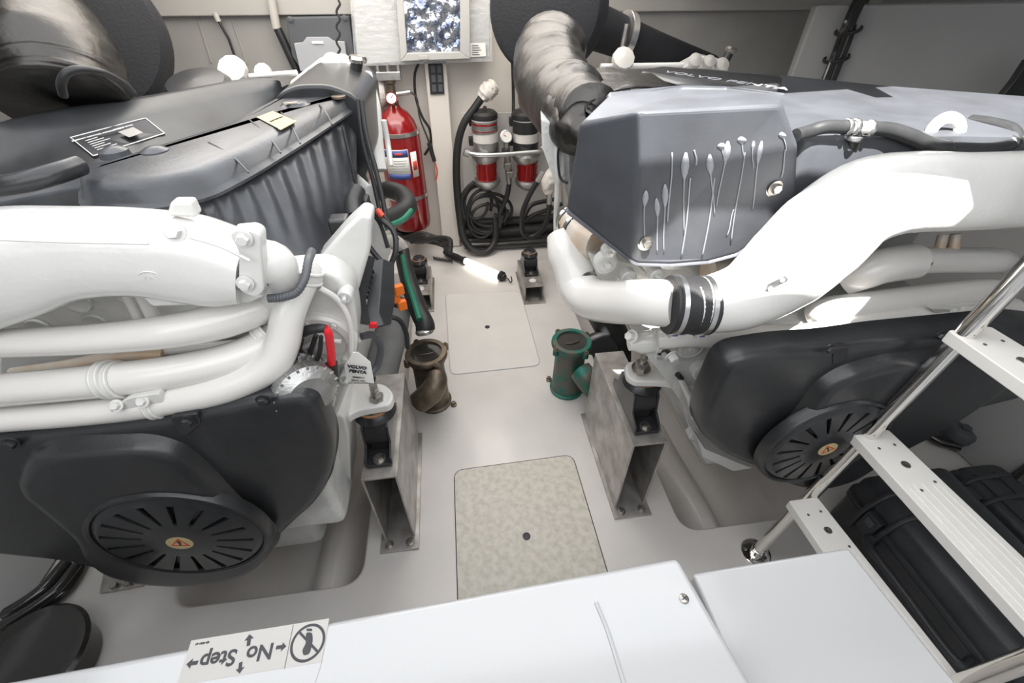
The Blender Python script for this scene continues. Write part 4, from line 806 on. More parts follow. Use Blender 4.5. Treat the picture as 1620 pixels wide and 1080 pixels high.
tb_ = thing('step_platform', 'glossy white step box without sticker, beside the ladder foot', 'step', (.55, .15, .8))
bm = B(); prism(bm, [Vector((.362, Z(1085, 907, .93).y, .93)), Z(1343, 865, .93), Z(1524, 1092, .93), Z(1560, 1140, .93), Vector((.362, -.08, .93))], (0, 0, -.16)); obj('step_box', bm, 'gelw', tb_, bev=.008, seg=3)
tag(obj('step_support', box(B(), (-.35, -.2, .5), (1.9, .08, 1.0)), 'gelw'), 'white partition carrying the two step boxes below the picture edge', 'partition')
# ladder
ld = thing('ladder', 'boarding ladder of polished stainless rails with flat white plastic treads', 'ladder', (1.1, .4, 0))
r1a = Z(1197, 872, .01)
pl_ = [r1a, P(1272, 790, .632), P(1377, 683, .640), P(1524, 520, .648), P(1625, 425, .655)]
ra = [pl_[0]]; rb = pl_[4]+(pl_[4]-pl_[0])*.25
obj('rail', tube(B(), [pl_[0], rb], .0205, seg=28), 'chrome', ld)
off = Vector((-.005, -.525, 0)); obj('rail', tube(B(), [pl_[0]+off, rb+off], .0205, seg=28), 'chrome', ld)
fl2 = obj('rail_flange', lathe(B(), r1a-Vector((0, 0, .01)), N_, [(.055, 0), (.055, .004), (.05, .006), (.024, .007), (.024, .03), (.0215, .032)], n=40), 'chrome', ld)
for a in (.6, 2.7, 4.8): obj('flange_screw', lathe(B(), r1a+Vector((math.cos(a)*.04, math.sin(a)*.04, -.003)), N_, [(.008, 0), (.006, .003), (.001, .004)], n=16), 'bolt', fl2)
def tread(z, q, t_=.032):
    o_ = fillet([Z(x, y, z) if not isinstance(x, tuple) else None for x, y in q], .008)
    tr = obj('tread', prism(B(), o_, (0, 0, -t_)), 'tread', ld, bev=.003)
    A_, B_, C_, D_ = [Z(x, y, z) for x, y in q[:4]]
    for f in (.16, .30, .5, .70, .84):
        a, b = A_.lerp(B_, f), D_.lerp(C_, f); obj('grip_rib', tube(B(), [a.lerp(b, .30), a.lerp(b, .98)], .0022, seg=6, smooth=False), 'tread', tr)
    m_ = A_.lerp(B_, .55); n_ = D_.lerp(C_, .55); s_ = obj('tread_screw', lathe(B(), m_.lerp(n_, .20), N_, [(.012, 0), (.011, .002), (.004, .0025), (.001, .001)], n=24), 'bolt', tr)
    for f, g in ((.3, .1), (.75, .09), (.35, .33), (.8, .3)): obj('drain_slot', lathe(B(), A_.lerp(D_, g).lerp(B_.lerp(C_, g), f)+Vector((0, 0, .0005)), N_, [(.004, 0), (.004, .0008)], n=10), 'dgrey', tr)
    return tr
def wpix(x, y, z):
    d = Vector((x, y, z))-EYE; w_ = d.dot(FW); return 810+CF*d.dot(RT)/w_, 540-CF*d.dot(UP)/w_
for z, x0, x1 in ((.42, 1.0, 1.103), (.72, 1.088, 1.204), (1.09, 1.145, 1.262)):
    yt = .625 if z < .5 else .655 if z < 1 else .67
    q_ = [wpix(x0, yt, z), wpix(x1, yt, z), wpix(x1+.035, .08, z), wpix(x0+.01, .08, z)]
    tread(z, q_)
# ================================================================ CASES AND RIGHT-HAND FLOOR GEAR
def case_(label, x0, x1, y0, y1, h, detail):
    t = thing('tool_case', label, 'case', ((x0+x1)/2, (y0+y1)/2, 0))
    obj('case_base', puff(B(), [(a, b, 0) for a, b in rrect((x0+x1)/2, (y0+y1)/2, x1-x0, y1-y0, .05)], N_, [(.015, 0), (0, .015), (0, h*.55), (-.008, h*.56), (-.008, h*.60)]), 'case', t, ang=50)
    obj('case_lid', puff(B(), [(a, b, h*.61) for a, b in rrect((x0+x1)/2, (y0+y1)/2, x1-x0, y1-y0, .05)], N_, [(-.008, 0), (-.008, h*.05), (.002, h*.06), (.004, h*.25), (.02, h*.36), (.05, h*.39)]), 'case', t, ang=50)
    for yy in (.16, .86):
        y_ = y0+(y1-y0)*yy; 
        obj('lid_strap', tube(B(), [(x0-.012, y_, h*.3), (x0-.014, y_, h*.66), (x0+.02, y_, h*.97), (x0+.09, y_, h*1.03), (x0+.18, y_, h*1.02)], .010, seg=10), 'case', t)
        obj('lid_strap', tube(B(), [(x0-.012, y_-.09, h*.3), (x0-.014, y_-.09, h*.66), (x0+.02, y_-.09, h*.97), (x0+.09, y_-.09, h*1.03), (x0+.18, y_-.09, h*1.02)], .010, seg=10), 'case', t)
        la = obj('latch', box(B(), (x0-.010, y_-.045, h*.62), (.03, .06, .10)), 'case', t, bev=.006)
        obj('latch_button', box(B(), (x0-.027, y_-.045, h*.68), (.006, .032, .03)), 'dgrey' if yy > .5 else 'case', la, bev=.003)
    hd = obj('carry_handle', tube(B(), [(x0-.005, y0+.17, h*.55), (x0-.055, y0+.18, h*.55), (x0-.06, (y0+y1)/2, h*.56), (x0-.055, y1-.20, h*.55), (x0-.005, y1-.19, h*.55)], .013, seg=12), 'case', t)
    for s in (.30, .70): obj('lid_ridge', box(B(), (x0+(x1-x0)*s, (y0+y1)/2, h*1.0), (.05, (y1-y0)*.8, .012)), 'case', t, bev=.004)
    return t
case_('long black latched equipment case on the floor under the ladder treads', 1.43, 1.80, .02, .755, .30, 1)
case_('second black equipment case behind the ladder, further right on the floor', 1.97, 2.19, .30, .80, .17, 0)
t = thing('bilge_pump', 'grey-capped bilge pump with black hoses on the floor at far right', 'pump', Z(1520, 700, 0))
pb = Z(1515, 690, .05); pb.z = 0
obj('pump_head', lathe(B(), pb, N_, [(.055, 0), (.055, .05), (.06, .055), (.06, .09), (.05, .105), (.02, .11), (.02, .12), (.001, .12)], n=32), 'dgrey', t)
obj('pump_motor', cyl(B(), pb+Vector((.06, -.02, .06)), pb+Vector((.16, -.05, .06)), .035), 'oil', t)
obj('pump_hose', tube(B(), [Z(1445, 684, .02), Z(1470, 690, .03), Z(1490, 700, .03), pb+Vector((-.03, -.05, .04))], .02), 'oil', t)
t = thing('steel_bracket', 'grey steel plate bracket holding black hoses at the right edge', 'bracket', Z(1570, 740, 0))
q = [Z(x, y, .0) for x, y in ((1518, 718), (1570, 700), (1640, 735), (1570, 768))]; obj('bracket_plate', prism(B(), q, (0, 0, .012)), 'steel', t, bev=.002)
bm = B(); prism(bm, [q[1], q[1].lerp(q[2], 1), q[1].lerp(q[2], 1)+Vector((0, 0, .12)), q[1]+Vector((0, 0, .12))], (.01, .01, 0)); obj('bracket_upright', bm, 'steel', t, bev=.002)
for a, b in ((1537, 727), (1572, 755)): obj('bracket_bolt', hexbolt(B(), Z(a, b, .012), N_, .012), 'bolt', t)
for i, (q_, m_) in enumerate((([(1565, 715, .03), (1575, 690, .06), (1590, 668, .1), (1625, 640, .2)], .03), ([(1590, 800, .04), (1585, 780, .06), (1605, 765, .1), (1640, 740, .16)], .035), ([(1600, 720, .05), (1600, 700, .08), (1625, 690, .12), (1660, 680, .12)], .022))):
    tag(obj('black_hose', tube(B(), [Z(*a) for a in q_], m_), 'oil'), ('oily black hose rising out of the steel bracket at the right edge', 'oily black hose elbow below the steel bracket at the right edge', 'thin black hose beside the steel bracket at the right edge')[i], 'hose')
obj_ = obj('hose_coupling', lathe(B(), Z(1600, 805, .03), (.2, -1, .2), [(.03, 0), (.034, .01), (.03, .02), (.034, .04), (.028, .06)], n=20), 'bronze'); tag(obj_, 'small brass hose coupling at the right edge beyond the second case', 'coupling')
# ================================================================ LEFT FLOOR GEAR
for i, (q_, r_) in enumerate((([(135, 880, .02), (105, 930, .03), (62, 965, .03), (10, 1000, .03), (-60, 1030, .03)], .024), ([(105, 890, .03), (70, 930, .04), (25, 962, .04), (-30, 990, .04)], .022), ([(122, 893, .07), (90, 932, .08), (45, 965, .08), (-10, 996, .08)], .016))):
    tag(obj('cable_bundle', tube(B(), [Z(*a) for a in q_], r_), 'oil'), ('thickest black cable along the floor at lower left, running into the corner', 'black cable nearest the white hull at lower left', 'thinnest black cable lying on top of the others at lower left')[i], 'cable', 'cables along the floor at lower left')
pc_ = Z(38, 1046, .12)
tag(obj('round_tub', lathe(B(), (pc_.x, pc_.y, 0), N_, [(.12, 0), (.145, .015), (.15, .10), (.16, .105), (.165, .115), (.155, .125), (.14, .118), (.12, .112), (.001, .108)], n=56), 'oil'), 'glossy round black tub at the lower left corner', 'tub')
# ================================================================ BACK WALL
W = 3.34
def vlathe(x, y0, y1, Y, prof, m, par, name, n=36):
    """vertical turned body: prof = (radius px, picture y)"""
    bx_, by_ = P(x, (y0+y1)/2, Y).x, Y
    bm = B(); pr = []
    for r_, yy in prof:
        z = P(x, yy, Y).z; pr.append((rad(P(x, yy, Y), 2*r_), z))
    lathe(bm, (bx_, by_, 0), (0, 0, 1), [(a, b) for a, b in pr][::-1], n=n); return obj(name, bm, m, par)
# fire extinguisher
fx = P(636, 250, 3.22).x; ez = lambda y: P(640, y, 3.22).z; er = .142
t = thing('fire_extinguisher', 'red fire extinguisher strapped to the back wall', 'fire extinguisher', (fx, 3.22, ez(355)))
z0, z1 = ez(357), ez(168); lathe_p = [(er*.55, z0), (er*.93, z0+.008), (er, z0+.04), (er, z1-.20), (er*.97, z1-.15), (er*.84, z1-.085), (er*.6, z1-.035), (er*.32, z1-.008), (er*.25, z1+.01)]
obj('cylinder', lathe(B(), (fx, 3.22, 0), N_, lathe_p, n=56), 'red', t)
for yy in (219, 320):
    zz = P(640, yy, 3.22-er).z; bd = obj('strap', lathe(B(), (fx, 3.22, zz), N_, [(er+.001, 0), (er+.004, .001), (er+.004, .024), (er+.001, .025)], n=56), 'band', t)
def wrap_label(zt, zb, a0, a1, m, name, par, R=er+.0015, label=None):
    bm = B(); n = 14; rows = []
    for k in range(n+1):
        a = a0+(a1-a0)*k/n; rows.append([Vector((fx+math.sin(a)*R, 3.22-math.cos(a)*R, z)) for z in (zb, zt)])
    v = [[bm.verts.new(p) for p in r_] for r_ in rows]
    for k in range(n): bm.faces.new((v[k][0], v[k+1][0], v[k+1][1], v[k][1]))
    o = obj(name, bm, m, par); sd = o.modifiers.new('t', 'SOLIDIFY'); sd.thickness = .0008; return o
ly = lambda y: P(640, y, 3.22-er).z
wrap_label(ly(237), ly(284), -.75, .42, 'paper', 'label', t); wrap_label(ly(238), ly(249), -.75, .40, 'inkb', 'label_band', t, er+.0025); wrap_label(ly(276), ly(284), -.70, .42, 'inkb', 'label_band', t, er+.0025)
wrap_label(ly(243), ly(283), .52, .85, 'paper', 'label', t); wrap_label(ly(258), ly(272), .58, .80, 'inkr', 'label_mark', t, er+.0025)
wrap_label(ly(242), ly(246), -.2, .15, 'inkr', 'label_mark', t, er+.0035)
for k in range(5): wrap_label(ly(254+4*k), ly(255+4*k), -.45, .30-.05*(k % 3), 'lgrey', 'print_line', t, er+.0025)
zt = z1
obj('valve', lathe(B(), (fx, 3.22, zt), N_, [(.035, 0), (.035, .03), (.026, .035), (.026, .13), (.034, .135), (.034, .155)], n=24), 'bronze', t)
obj('valve_head', box(B(), (fx, 3.21, zt+.175), (.15, .05, .05)), 'alu', t, bev=.006)
for dx in (-.06, .0, .065): obj('head_fitting', cyl(B(), (fx+dx, 3.21, zt+.2), (fx+dx, 3.21, zt+.235), .012, n=12), 'alu', t)
ga = obj('pressure_gauge', lathe(B(), (fx, 3.165, zt+.055), (0, -1, .45), [(.036, 0), (.036, .018), (.032, .022), (.032, .018), (.001, .018)], n=32), 'red', t); obj('gauge_dial', lathe(B(), Vector((fx, 3.165, zt+.055))+Vector((0, -1, .45)).normalized()*.0185, (0, -1, .45), [(.030, 0), (.030, .001)], n=32), 'paper', ga); gd = Vector((0, -1, .45)).normalized(); gc = Vector((fx, 3.165, zt+.055))+gd*.021; obj('gauge_needle', tube(B(), [gc, gc+Vector((.012, .008, .018))], .0018, seg=6), 'ink', ga)
obj('side_outlet', tube(B(), [(fx+.03, 3.2, zt+.075), (fx+.12, 3.2, zt+.085)], .015), 'alu', t)
obj('pull_cable', tube(B(), [(fx+.12, 3.2, zt+.085), (fx+.155, 3.19, zt+.05), (fx+.16, 3.17, zt-.06), (fx+.20, 3.15, zt-.20), (fx+.22, 3.15, zt-.30)], .006, seg=8), 'rub', t)
obj('cable_connector', tube(B(), [(fx+.20, 3.145, zt-.21), (fx+.225, 3.145, zt-.33)], .014, seg=10), 'rub', t)
obj('cable_tail', tube(B(), [(fx+.225, 3.145, zt-.33), (fx+.235, 3.14, zt-.40), (fx+.22, 3.14, zt-.46)], .005, seg=8), 'inkr', t)
obj('wall_bracket', box(B(), (fx, 3.22+er+.012, (z0+z1)/2), (.06, .025, .5)), 'band', t, bev=.003)
tag(obj('strap_tube', lathe(B(), P(600, 143, 3.3), (1, -.1, 0), [(.09, -.14), (.10, -.12), (.10, .02), (.08, .05), (.001, .06)], n=32), 'tape'), 'cream lagged pipe end on the back wall left of the extinguisher valve', 'pipe end')
# filter board and two fuel filters
pb_ = [P(x, y, 3.385) for x, y in ((729, 178), (880, 176), (890, 346), (735, 352))]
t = thing('filter_board', 'cream mounting board behind the two fuel filters', 'board', sum(pb_, Vector())/4)
obj('board', prism(B(), fillet([p for p in pb_], .02), (0, -.018, 0)), 'hatch', t, bev=.003)
for x, y in ((730, 188), (735, 300)): obj('board_screw', lathe(B(), P(x+3, y, 3.366), FR, [(.008, 0), (.006, .004), (.001, .005)], n=16), 'bolt', t)
FY = 3.22
def filt(x, label, white):
    t = thing('fuel_filter', label, 'fuel filter', P(x+2, 300, FY), 'fuel filters with red bowls'); R1 = 20.5
    vlathe(x-1, 176, 190, FY, [(4, 174), (17, 175), (21, 179), (21.5, 184), (21, 187)], 'rub', t, 'top_cap')
    obj('bleed_valve', cyl(B(), P(x, 176, FY), P(x, 168, FY), .012, n=12), 'bronze', t)
    vlathe(x, 186, 240, FY, [(R1, 186), (R1, 189)], 'hatch', t, 'collar')
    vlathe(x, 186, 240, FY, [(R1, 189), (R1, 208)], 'alu' if white else 'blk', t, 'upper_can')
    if white:
        zc, rr_ = P(x, 193, FY-.09), rad(P(x, 193, FY), 42)
        vlathe(x, 186, 240, FY, [(R1+.4, 192), (R1+.4, 195)], 'red', t, 'label_band', n=40); vlathe(x, 186, 240, FY, [(R1+.4, 203), (R1+.4, 204.5)], 'red', t, 'label_band', n=40)
    vlathe(x+1, 186, 240, FY, [(R1-.3, 208), (R1-.3, 222)], 'hatch', t, 'middle_can')
    vlathe(x+1, 186, 240, FY, [(R1-.5, 222), (R1-.5, 236)], 'alu' if white else 'blk', t, 'lower_can')
    vlathe(x+1, 236, 256, FY, [(R1-4, 236), (R1+1, 238), (R1+3, 243), (R1, 250), (R1-5, 256)], 'alu', t, 'filter_head')
    vlathe(x+3, 254, 286, FY, [(16.5, 254), (16, 285)], 'redg', t, 'bowl')
    for yy in (262, 274): vlathe(x+3, 254, 286, FY, [(16.8, yy), (16.8, yy+1.5)], 'red', t, 'bowl_rib')
    vlathe(x+4, 283, 300, FY, [(20, 282), (21, 285), (18, 292), (9, 298), (3, 299)], 'alu', t, 'bottom_bowl')
    for yy in (186, 217): 
        p = P(x-22, yy+6, FY+.04); obj('side_clip', box(B(), p, (.03, .06, .05)), 'rub', t, bev=.004)
    return t
filt(767, 'fuel filter with silver and red-lettered canister over a red bowl, left of the pair', True)
filt(831, 'fuel filter with glossy black canister over a red bowl, beside the foil duct', False)
t = thing('fuel_manifold', 'steel fuel manifold with round vacuum gauge between the two filters', 'manifold', P(800, 245, FY))
obj('manifold_bar', ptube(B(), [(737, 241, 3.13, 7), (760, 245, 3.11, 7), (800, 244, 3.11, 7), (850, 240, 3.11, 7), (862, 241, 3.12, 7)], seg=12), 'band', t)
obj('bar_end', ptube(B(), [(734, 240, 3.13, 12), (742, 243, 3.13, 12)], smooth=False), 'alu', t)
for x, y in ((800, 240), (803, 262), (806, 275)): obj('valve_block', box(B(), P(x, y, 3.16), (.05, .05, .045)), 'rub' if y < 250 else 'bolt', t, bev=.006)
obj('valve_stem', ptube(B(), [(801, 225, 3.18, 9), (804, 268, 3.16, 10), (806, 290, 3.16, 9)]), 'bolt', t)
g = P(801, 216, 3.16); ga = obj('vacuum_gauge', lathe(B(), g, (0, -1, .35), [(.042, -.02), (.042, .004), (.036, .006), (.036, .001), (.001, .001)], n=36), 'band', t)
gd = Vector((0, -1, .35)).normalized(); obj('gauge_dial', lathe(B(), g+gd*.0012, gd, [(.036, 0), (.036, .001)], n=32), 'paper', ga); obj('gauge_needle', tube(B(), [g+gd*.004, g+gd*.004+Vector((-.02, .003, .014))], .0025, seg=6), 'inkr', ga)
# lever handles by the right filter
tag(obj('lever', ptube(B(), [(856, 232, 3.0, 4), (885, 258, 2.9, 4)], seg=8, smooth=False), 'band'), 'thin steel valve lever right of the black filter', 'lever')
# hoses on the wall
def H(label, q, m='rub', cat='hose', name='hose', grp=None, seg=12, n=8):
    return tag(obj(name, ptube(B(), q, seg=seg, n=n), m), label, cat, grp)
t = thing('taped_hose', 'thick black hose with a white taped end curving down beside the pillar', 'hose', P(730, 300, 3.2))
obj('rubber_hose', ptube(B(), [(764, 152, 3.2, 12), (750, 172, 3.2, 12), (734, 195, 3.2, 12), (725, 225, 3.2, 12), (722, 265, 3.2, 12), (724, 310, 3.2, 12), (728, 345, 3.2, 12), (733, 375, 3.15, 12), (748, 395, 3.1, 11), (770, 398, 3.1, 11), (783, 380, 3.15, 10), (784, 345, 3.2, 9)]), 'rub', t)
obj('taped_end', wrap(B(), [P(762, 155, 3.2), P(770, 146, 3.2), P(780, 138, 3.2), P(786, 134, 3.2)], [.035, .055, .05, .03], amp=.25), 'tape', t)
t = thing('coiled_hose', 'loops of thin black hose hanging under the left fuel filter', 'hose', P(765, 340, 3.2))
for cx_, cy_, rx, ry, w_ in ((765, 340, 30, 30, 5), (768, 345, 26, 22, 5), (760, 338, 24, 38, 5), (772, 332, 32, 26, 5), (752, 320, 20, 26, 5)):
    obj('hose_loop', ptube(B(), [(cx_+rx*math.cos(a*PI/6)+.5*a, cy_+ry*math.sin(a*PI/6), 3.18+.006*a, w_) for a in range(14)], seg=8, n=4), 'rub', t)
H('black hose running from the left filter bowl into the coil', [(750, 288, 3.2, 7), (738, 300, 3.2, 7), (730, 318, 3.2, 7), (735, 345, 3.2, 7)])
H('black hose drooping from the manifold between the two filters', [(806, 288, 3.18, 8), (802, 310, 3.18, 8), (792, 335, 3.2, 8), (790, 360, 3.2, 8)])
t = thing('looped_hose', 'black hose loop with crimped silver ends below the black filter', 'hose', P(850, 340, 3.0))
obj('rubber_hose', ptube(B(), [(851, 285, 2.9, 8), (836, 312, 2.9, 8), (826, 340, 2.9, 8), (828, 368, 2.9, 8), (842, 374, 2.9, 8), (860, 360, 2.88, 9), (868, 335, 2.85, 9), (869, 318, 2.85, 8)]), 'rub', t)
obj('crimped_end', ptube(B(), [(859, 270, 2.9, 7), (850, 287, 2.9, 9)], smooth=False), 'band', t); obj('crimped_end', ptube(B(), [(869, 322, 2.85, 9), (869, 303, 2.85, 9)], smooth=False), 'band', t)
obj('second_loop', ptube(B(), [(828, 345, 2.95, 7), (840, 325, 2.98, 7), (862, 318, 3.0, 7), (885, 314, 3.0, 6)]), 'rub', t); obj('second_loop', ptube(B(), [(826, 352, 2.95, 7), (845, 340, 2.98, 7), (872, 330, 3.0, 7), (890, 322, 3.0, 6)]), 'rub', t)
obj('white_elbow', wrap(B(), [P(868, 305, 2.86), P(868, 290, 2.86), P(878, 276, 2.86), P(892, 272, 2.86)], [.03, .05, .06, .05], amp=.2), 'tape', t, label='white taped elbow')
H('thin black cable hanging right of the extinguisher from the silver vent', [(662, 100, 3.3, 4), (656, 120, 3.3, 4), (658, 155, 3.3, 4), (668, 185, 3.3, 4), (680, 205, 3.3, 4), (681, 228, 3.3, 4), (672, 245, 3.3, 4)], cat='cable', name='cable')
H('thin black cable running down the back wall to the black filter', [(808, 70, 3.34, 5), (811, 110, 3.34, 5), (812, 150, 3.34, 5), (812, 180, 3.3, 5)], cat='cable', name='cable')
for k, (y, w_, Y_, m_) in enumerate(((368, 20, 3.28, 'rub'), (388, 12, 3.18, 'oil'), (352, 14, 3.32, 'rub'))):
    H(('thick black hose lying along the foot of the back wall', 'glossy black hose along the floor in front of the back wall', 'upper black hose along the foot of the back wall')[k], [(735, y, Y_, w_), (790, y-1, Y_, w_), (850, y-5, Y_, w_), (900, y-10, Y_, w_)], m=m_)
t = thing('cable_bundle', 'tangle of black cables on the floor between extinguisher and work light', 'cable', P(650, 380, 3.1))
for k in range(7): obj('cable', ptube(B(), [(620+5*k, 364+3*k, 3.2-.02*k, 8), (650+4*k, 370+4*(k % 4), 3.15-.02*k, 9), (680+5*k, 378+3*(k % 3), 3.08-.02*k, 8), (706+3*(k % 4), 388+2*k-4*(k % 2), 2.95-.02*k, 8)], seg=8, n=5), ('rub', 'oil')[k % 2], t)
# switch panel in the pillar
t = thing('switch_panel', 'narrow black switch panel in the pillar under the silver vent', 'switch panel', P(690, 125, 3.27))
obj('panel_plate', prism(B(), [P(x, y, 3.276) for x, y in ((677, 99), (700, 98), (703, 148), (681, 149))], (0, -.012, 0)), 'ink', t, bev=.002)
for i in range(2):
    for j in range(3): obj('switch', prism(B(), [P(x, y, 3.262) for x, y in ((681+10*i+j, 103+15*j), (688+10*i+j, 103+15*j), (689+10*i+j, 115+15*j), (682+10*i+j, 115+15*j))], (0, -.010, 0)), 'dgrey', t, bev=.002)
# silver vent with film, cabinet behind
t = thing('wall_cabinet', 'pale grey cabinet under clear film on the back wall, behind the silver vent', 'cabinet', P(660, 50, 3.3))
obj('cabinet_body', prism(B(), [P(x, y, 3.20) for x, y in ((551, -60), (774, -60), (776, 94), (566, 103))], (0, .15, 0)), 'cab', t, bev=.012)
obj('clear_film', prism(B(), [P(x, y, 3.18) for x, y in ((549, -60), (777, -60), (779, 97), (562, 105))], (0, -.002, 0)), 'film', t, label='clear plastic film stretched over the cabinet')
obj('white_sticker', prism(B(), [P(x, y, 3.172) for x, y in ((744, 68), (768, 68), (769, 89), (744, 90))], (0, -.002, 0)), 'paper', t, smooth=False)
for k in range(5): obj('print_line', ptube(B(), [(747, 72+3.6*k, 3.168, 1), (757+2*(k % 3), 72+3.6*k, 3.168, 1)], seg=5, smooth=False), 'ink', t)
t = thing('vent_panel', 'grey framed vent of crumpled silver film at the top of the back wall', 'vent', P(680, 40, 3.15))
fo = [P(x, y, 3.13) for x, y in ((622, -60), (742, -60), (744, 93), (634, 97))]; fi = [P(x, y, 3.13) for x, y in ((634, -60), (728, -60), (728, 82), (644, 84))]
for i in (1, 2, 3): a, b = i, (i+1) % 4; obj('frame_bar', prism(B(), [fo[a], fo[b], fi[b], fi[a]], (0, .04, 0)), 'cab', t, bev=.004)
bm = B(); nx, ny = 30, 30; G = []
for i in range(nx+1):
    G.append([]); 
    for j in range(ny+1):
        p = fi[0].lerp(fi[1], i/nx).lerp(fi[3].lerp(fi[2], i/nx), j/ny); p.y += .03+.02*noise.noise(p*26)+.012*noise.noise(p*60); G[-1].append(bm.verts.new(p))
for i in range(nx):
    for j in range(ny): bm.faces.new((G[i][j], G[i+1][j], G[i+1][j+1], G[i][j+1]))
obj('silver_film', bm, 'filmbag', t, ang=180, label='crumpled silver and blue film')
for a_ in ((690, 85), ): obj('latch', box(B(), P(670, 91, 3.12), (.05, .01, .02)), 'sticker', t, bev=.002)
# charger box, conduits
t = thing('charger_box', 'dark grey electronics box with light grey lower cover on the back wall', 'electronics box', P(505, 70, 3.3))
obj('box_body', prism(B(), fillet([P(x, y, 3.26) for x, y in ((452, 28), (552, 26), (562, 96), (478, 112), (462, 90))], .01), (0, .1, 0)), 'dgrey', t, bev=.006)
obj('lower_cover', prism(B(), [P(x, y, 3.255) for x, y in ((466, 68), (480, 66), (486, 58), (520, 58), (528, 64), (546, 65), (552, 110), (476, 112))], (0, -.02, 0)), 'lgrey', t, bev=.004)
obj('name_strip', prism(B(), [P(x, y, 3.23) for x, y in ((493, 65), (511, 65), (512, 69), (494, 69))], (0, -.003, 0)), 'paper', t, smooth=False)
for x, y in ((459, 30), (545, 28)): obj('box_screw', lathe(B(), P(x, y, 3.25), FR, [(.014, 0), (.014, .006), (.006, .008)], n=16), 'dgrey', t)
for lab, a, b in (('black pipe with a white upper end left of the electronics box', [(428, -5, 3.3, 13), (438, 45, 3.3, 13)], [(439, 45, 3.3, 13), (472, 116, 3.3, 13)]), ('thin black cable from a white stub on the grey back wall', [(340, 20, 3.33, 8), (346, 34, 3.33, 8)], [(346, 34, 3.33, 4), (362, 62, 3.33, 4), (373, 94, 3.33, 4)])):
    t = thing('conduit', lab, 'conduit', P(b[0][0], b[0][1], 3.3)); obj('white_sleeve', ptube(B(), a, smooth=False, seg=12), 'cap', t, label='white upper sleeve'); obj('black_run', ptube(B(), b, smooth=False, seg=12), 'blk', t, label='black lower run')
H('curly black cord hanging left of the vent cabinet', [(535+3*math.sin(k*1.7), 0+6.5*k, 3.1, 3.5) for k in range(14)], cat='cord', name='cord', n=3)
for x0, y0, x1, y1 in ((310, 22, 335, 100), (365, 25, 390, 100)): struct('trim_7' if x0 == 310 else 'trim_8', ptube(B(), [(x0, y0, 3.38, 3), (x1, y1, 3.38, 3)], smooth=False, seg=8), 'wallg')
# exhausts at the back
t = thing('exhaust_drum', 'large round black insulated drum behind the foil duct, right of centre', 'exhaust', P(850, 20, 2.35))
obj('drum', lathe(B(), P(868, 14, 2.5), (-.5, -1, .12), [(.14, -.35), (.24, -.2), (.27, -.05), (.27, .06), (.25, .09), (.22, .10), (.001, .105)], n=56), 'blackfab', t)
obj('lagged_pipe', ptube(B(), [(880, 20, 2.5, 70), (940, 42, 2.5, 62), (985, 60, 2.55, 56), (1040, 82, 2.6, 50), (1120, 112, 2.7, 44)], seg=24), 'blackfab', t)
for x, y, r_ in ((985, 60, .115), (905, 28, .135)): obj('clamp_band', lathe(B(), P(x, y, 2.54)-Vector((.02, 0, 0)), (.94, .15, -.3), [(r_, 0), (r_+.004, .002), (r_+.004, .035), (r_, .038)], n=40), 'band', t)
obj('clamp_screw', ptube(B(), [(983, 84, 2.3, 9), (992, 38, 2.3, 9)], smooth=False), 'bolt', t)
obj('sensor_wires', ptube(B(), [(918, 14, 2.35, 3), (926, 3, 2.35, 3), (938, 3, 2.35, 3), (943, 16, 2.35, 3)], seg=6), 'inkr', t)
t = thing('exhaust_drum', 'large round black insulated drum at the upper left, behind the foil elbow', 'exhaust', P(180, 60, 2.3))
obj('drum', lathe(B(), P(116, 50, 2.4), (.35, -1, .35), [(.20, -.30), (.30, -.16), (.325, -.05), (.325, .05), (.30, .08), (.001, .09)], n=56), 'blackfab', t)
fp2 = [(50, 50, 2.0, 180), (75, 95, 1.85, 186), (95, 140, 1.78, 178), (102, 165, 1.74, 160)]
tag(obj('foil_exhaust_elbow', wrap(B(), [P(*a[:3]) for a in fp2], [rad(P(*a[:3]), a[3]) for a in fp2], amp=.04, seed=5), 'foil', ang=180), 'fat silver foil-wrapped exhaust elbow at the upper left', 'exhaust')
H('black hose arching over the foil elbow at upper left', [(100, 150, 1.45, 13), (97, 132, 1.42, 13), (106, 115, 1.42, 13), (130, 110, 1.45, 12), (165, 116, 1.5, 11), (195, 132, 1.6, 10), (210, 146, 1.7, 10)])
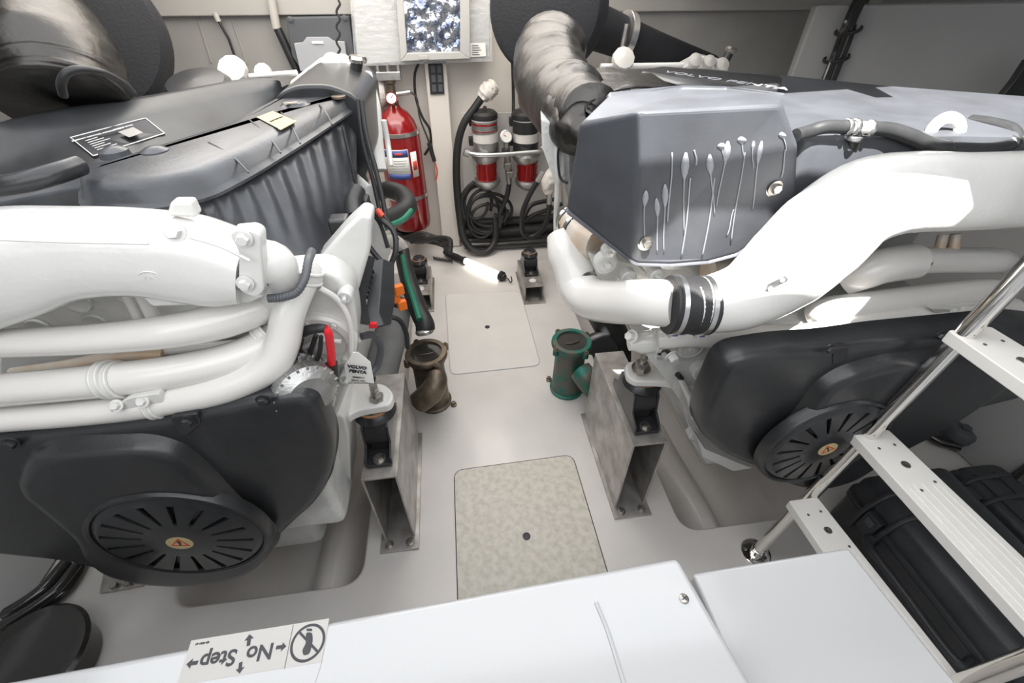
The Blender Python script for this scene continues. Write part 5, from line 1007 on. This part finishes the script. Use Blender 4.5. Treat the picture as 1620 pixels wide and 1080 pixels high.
# white tank box and looms at upper right
q = [P(1292, 8, 2.6), P(1660, 3, 2.0), P(1660, 200, 2.0), P(1500, 185, 2.2), P(1240, 150, 2.6)]
t = thing('side_tank', 'large matt white box at the upper right behind the right engine', 'tank', q[0])
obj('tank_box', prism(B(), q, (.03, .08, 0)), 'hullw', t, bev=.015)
t2 = thing('cable_loom', 'thick black cable loom strapped down the white box at upper right', 'cable', P(1340, 60, 2.4))
for k in range(4): obj('cable', ptube(B(), [(1372-5*k, -4, 2.50-.02*k, 11), (1352-5*k, 40, 2.47-.02*k, 10), (1335-5*k, 85, 2.44, 9), (1318-5*k, 128, 2.42, 8)], seg=10), ('rub', 'oil')[k % 2], t2)
for x, y in ((1342, 48), (1323, 92)): obj('cable_tie', torus(B(), P(x, y, 2.46), (-.3, 0, 1), .055, .006, sq=1.5), 'rub', t2)
t = thing('cable_guide', 'black bracket with cables at the right edge above the shroud', 'bracket', P(1605, 140, 1.9))
obj('guide_plate', prism(B(), [P(x, y, 1.9) for x, y in ((1628, 95), (1640, 160), (1592, 166), (1582, 158), (1605, 130))], (0, .03, 0)), 'blk', t, bev=.004)
# ================================================================ WORK LIGHT on the floor
t = thing('work_light', 'lit tubular inspection lamp lying on the floor before the back wall', 'work light', Z(760, 415, .03))
a, b = Z(735, 412, .035), Z(792, 436, .035); d = (b-a).normalized(); L_ = (b-a).length
obj('lamp_tube', cyl(B(), a, b, .024, n=28), 'lamp', t)
obj('lamp_handle', lathe(B(), a+d*.01, -d, [(.030, 0), (.032, .01), (.026, .03), (.022, .05), (.026, .09), (.024, .2), (.015, .23)], n=28), 'rub', t)
obj('end_cap', lathe(B(), b-d*.01, d, [(.027, 0), (.036, .005), (.036, .03), (.025, .035), (.022, .05), (.008, .055)], n=28), 'rub', t)
obj('hook', tube(B(), [b+d*.045, b+d*.07, b+d*.09+Vector((0, -.01, -.015)), b+d*.105+Vector((0, 0, .0)), b+d*.10+Vector((.0, .02, .02))], .004, seg=8), 'rub', t)
c0, c1 = Z(685, 408, .02), Z(716, 413, .02); dd = (c1-c0); hx = []
for k in range(90): u_ = k/89; hx.append(c0+dd*u_+Vector((0, math.cos(k*.9)*.012, .0+math.sin(k*.9)*.012)))
obj('curly_cord', tube(B(), hx, .003, seg=6, n=2), 'rub', t)
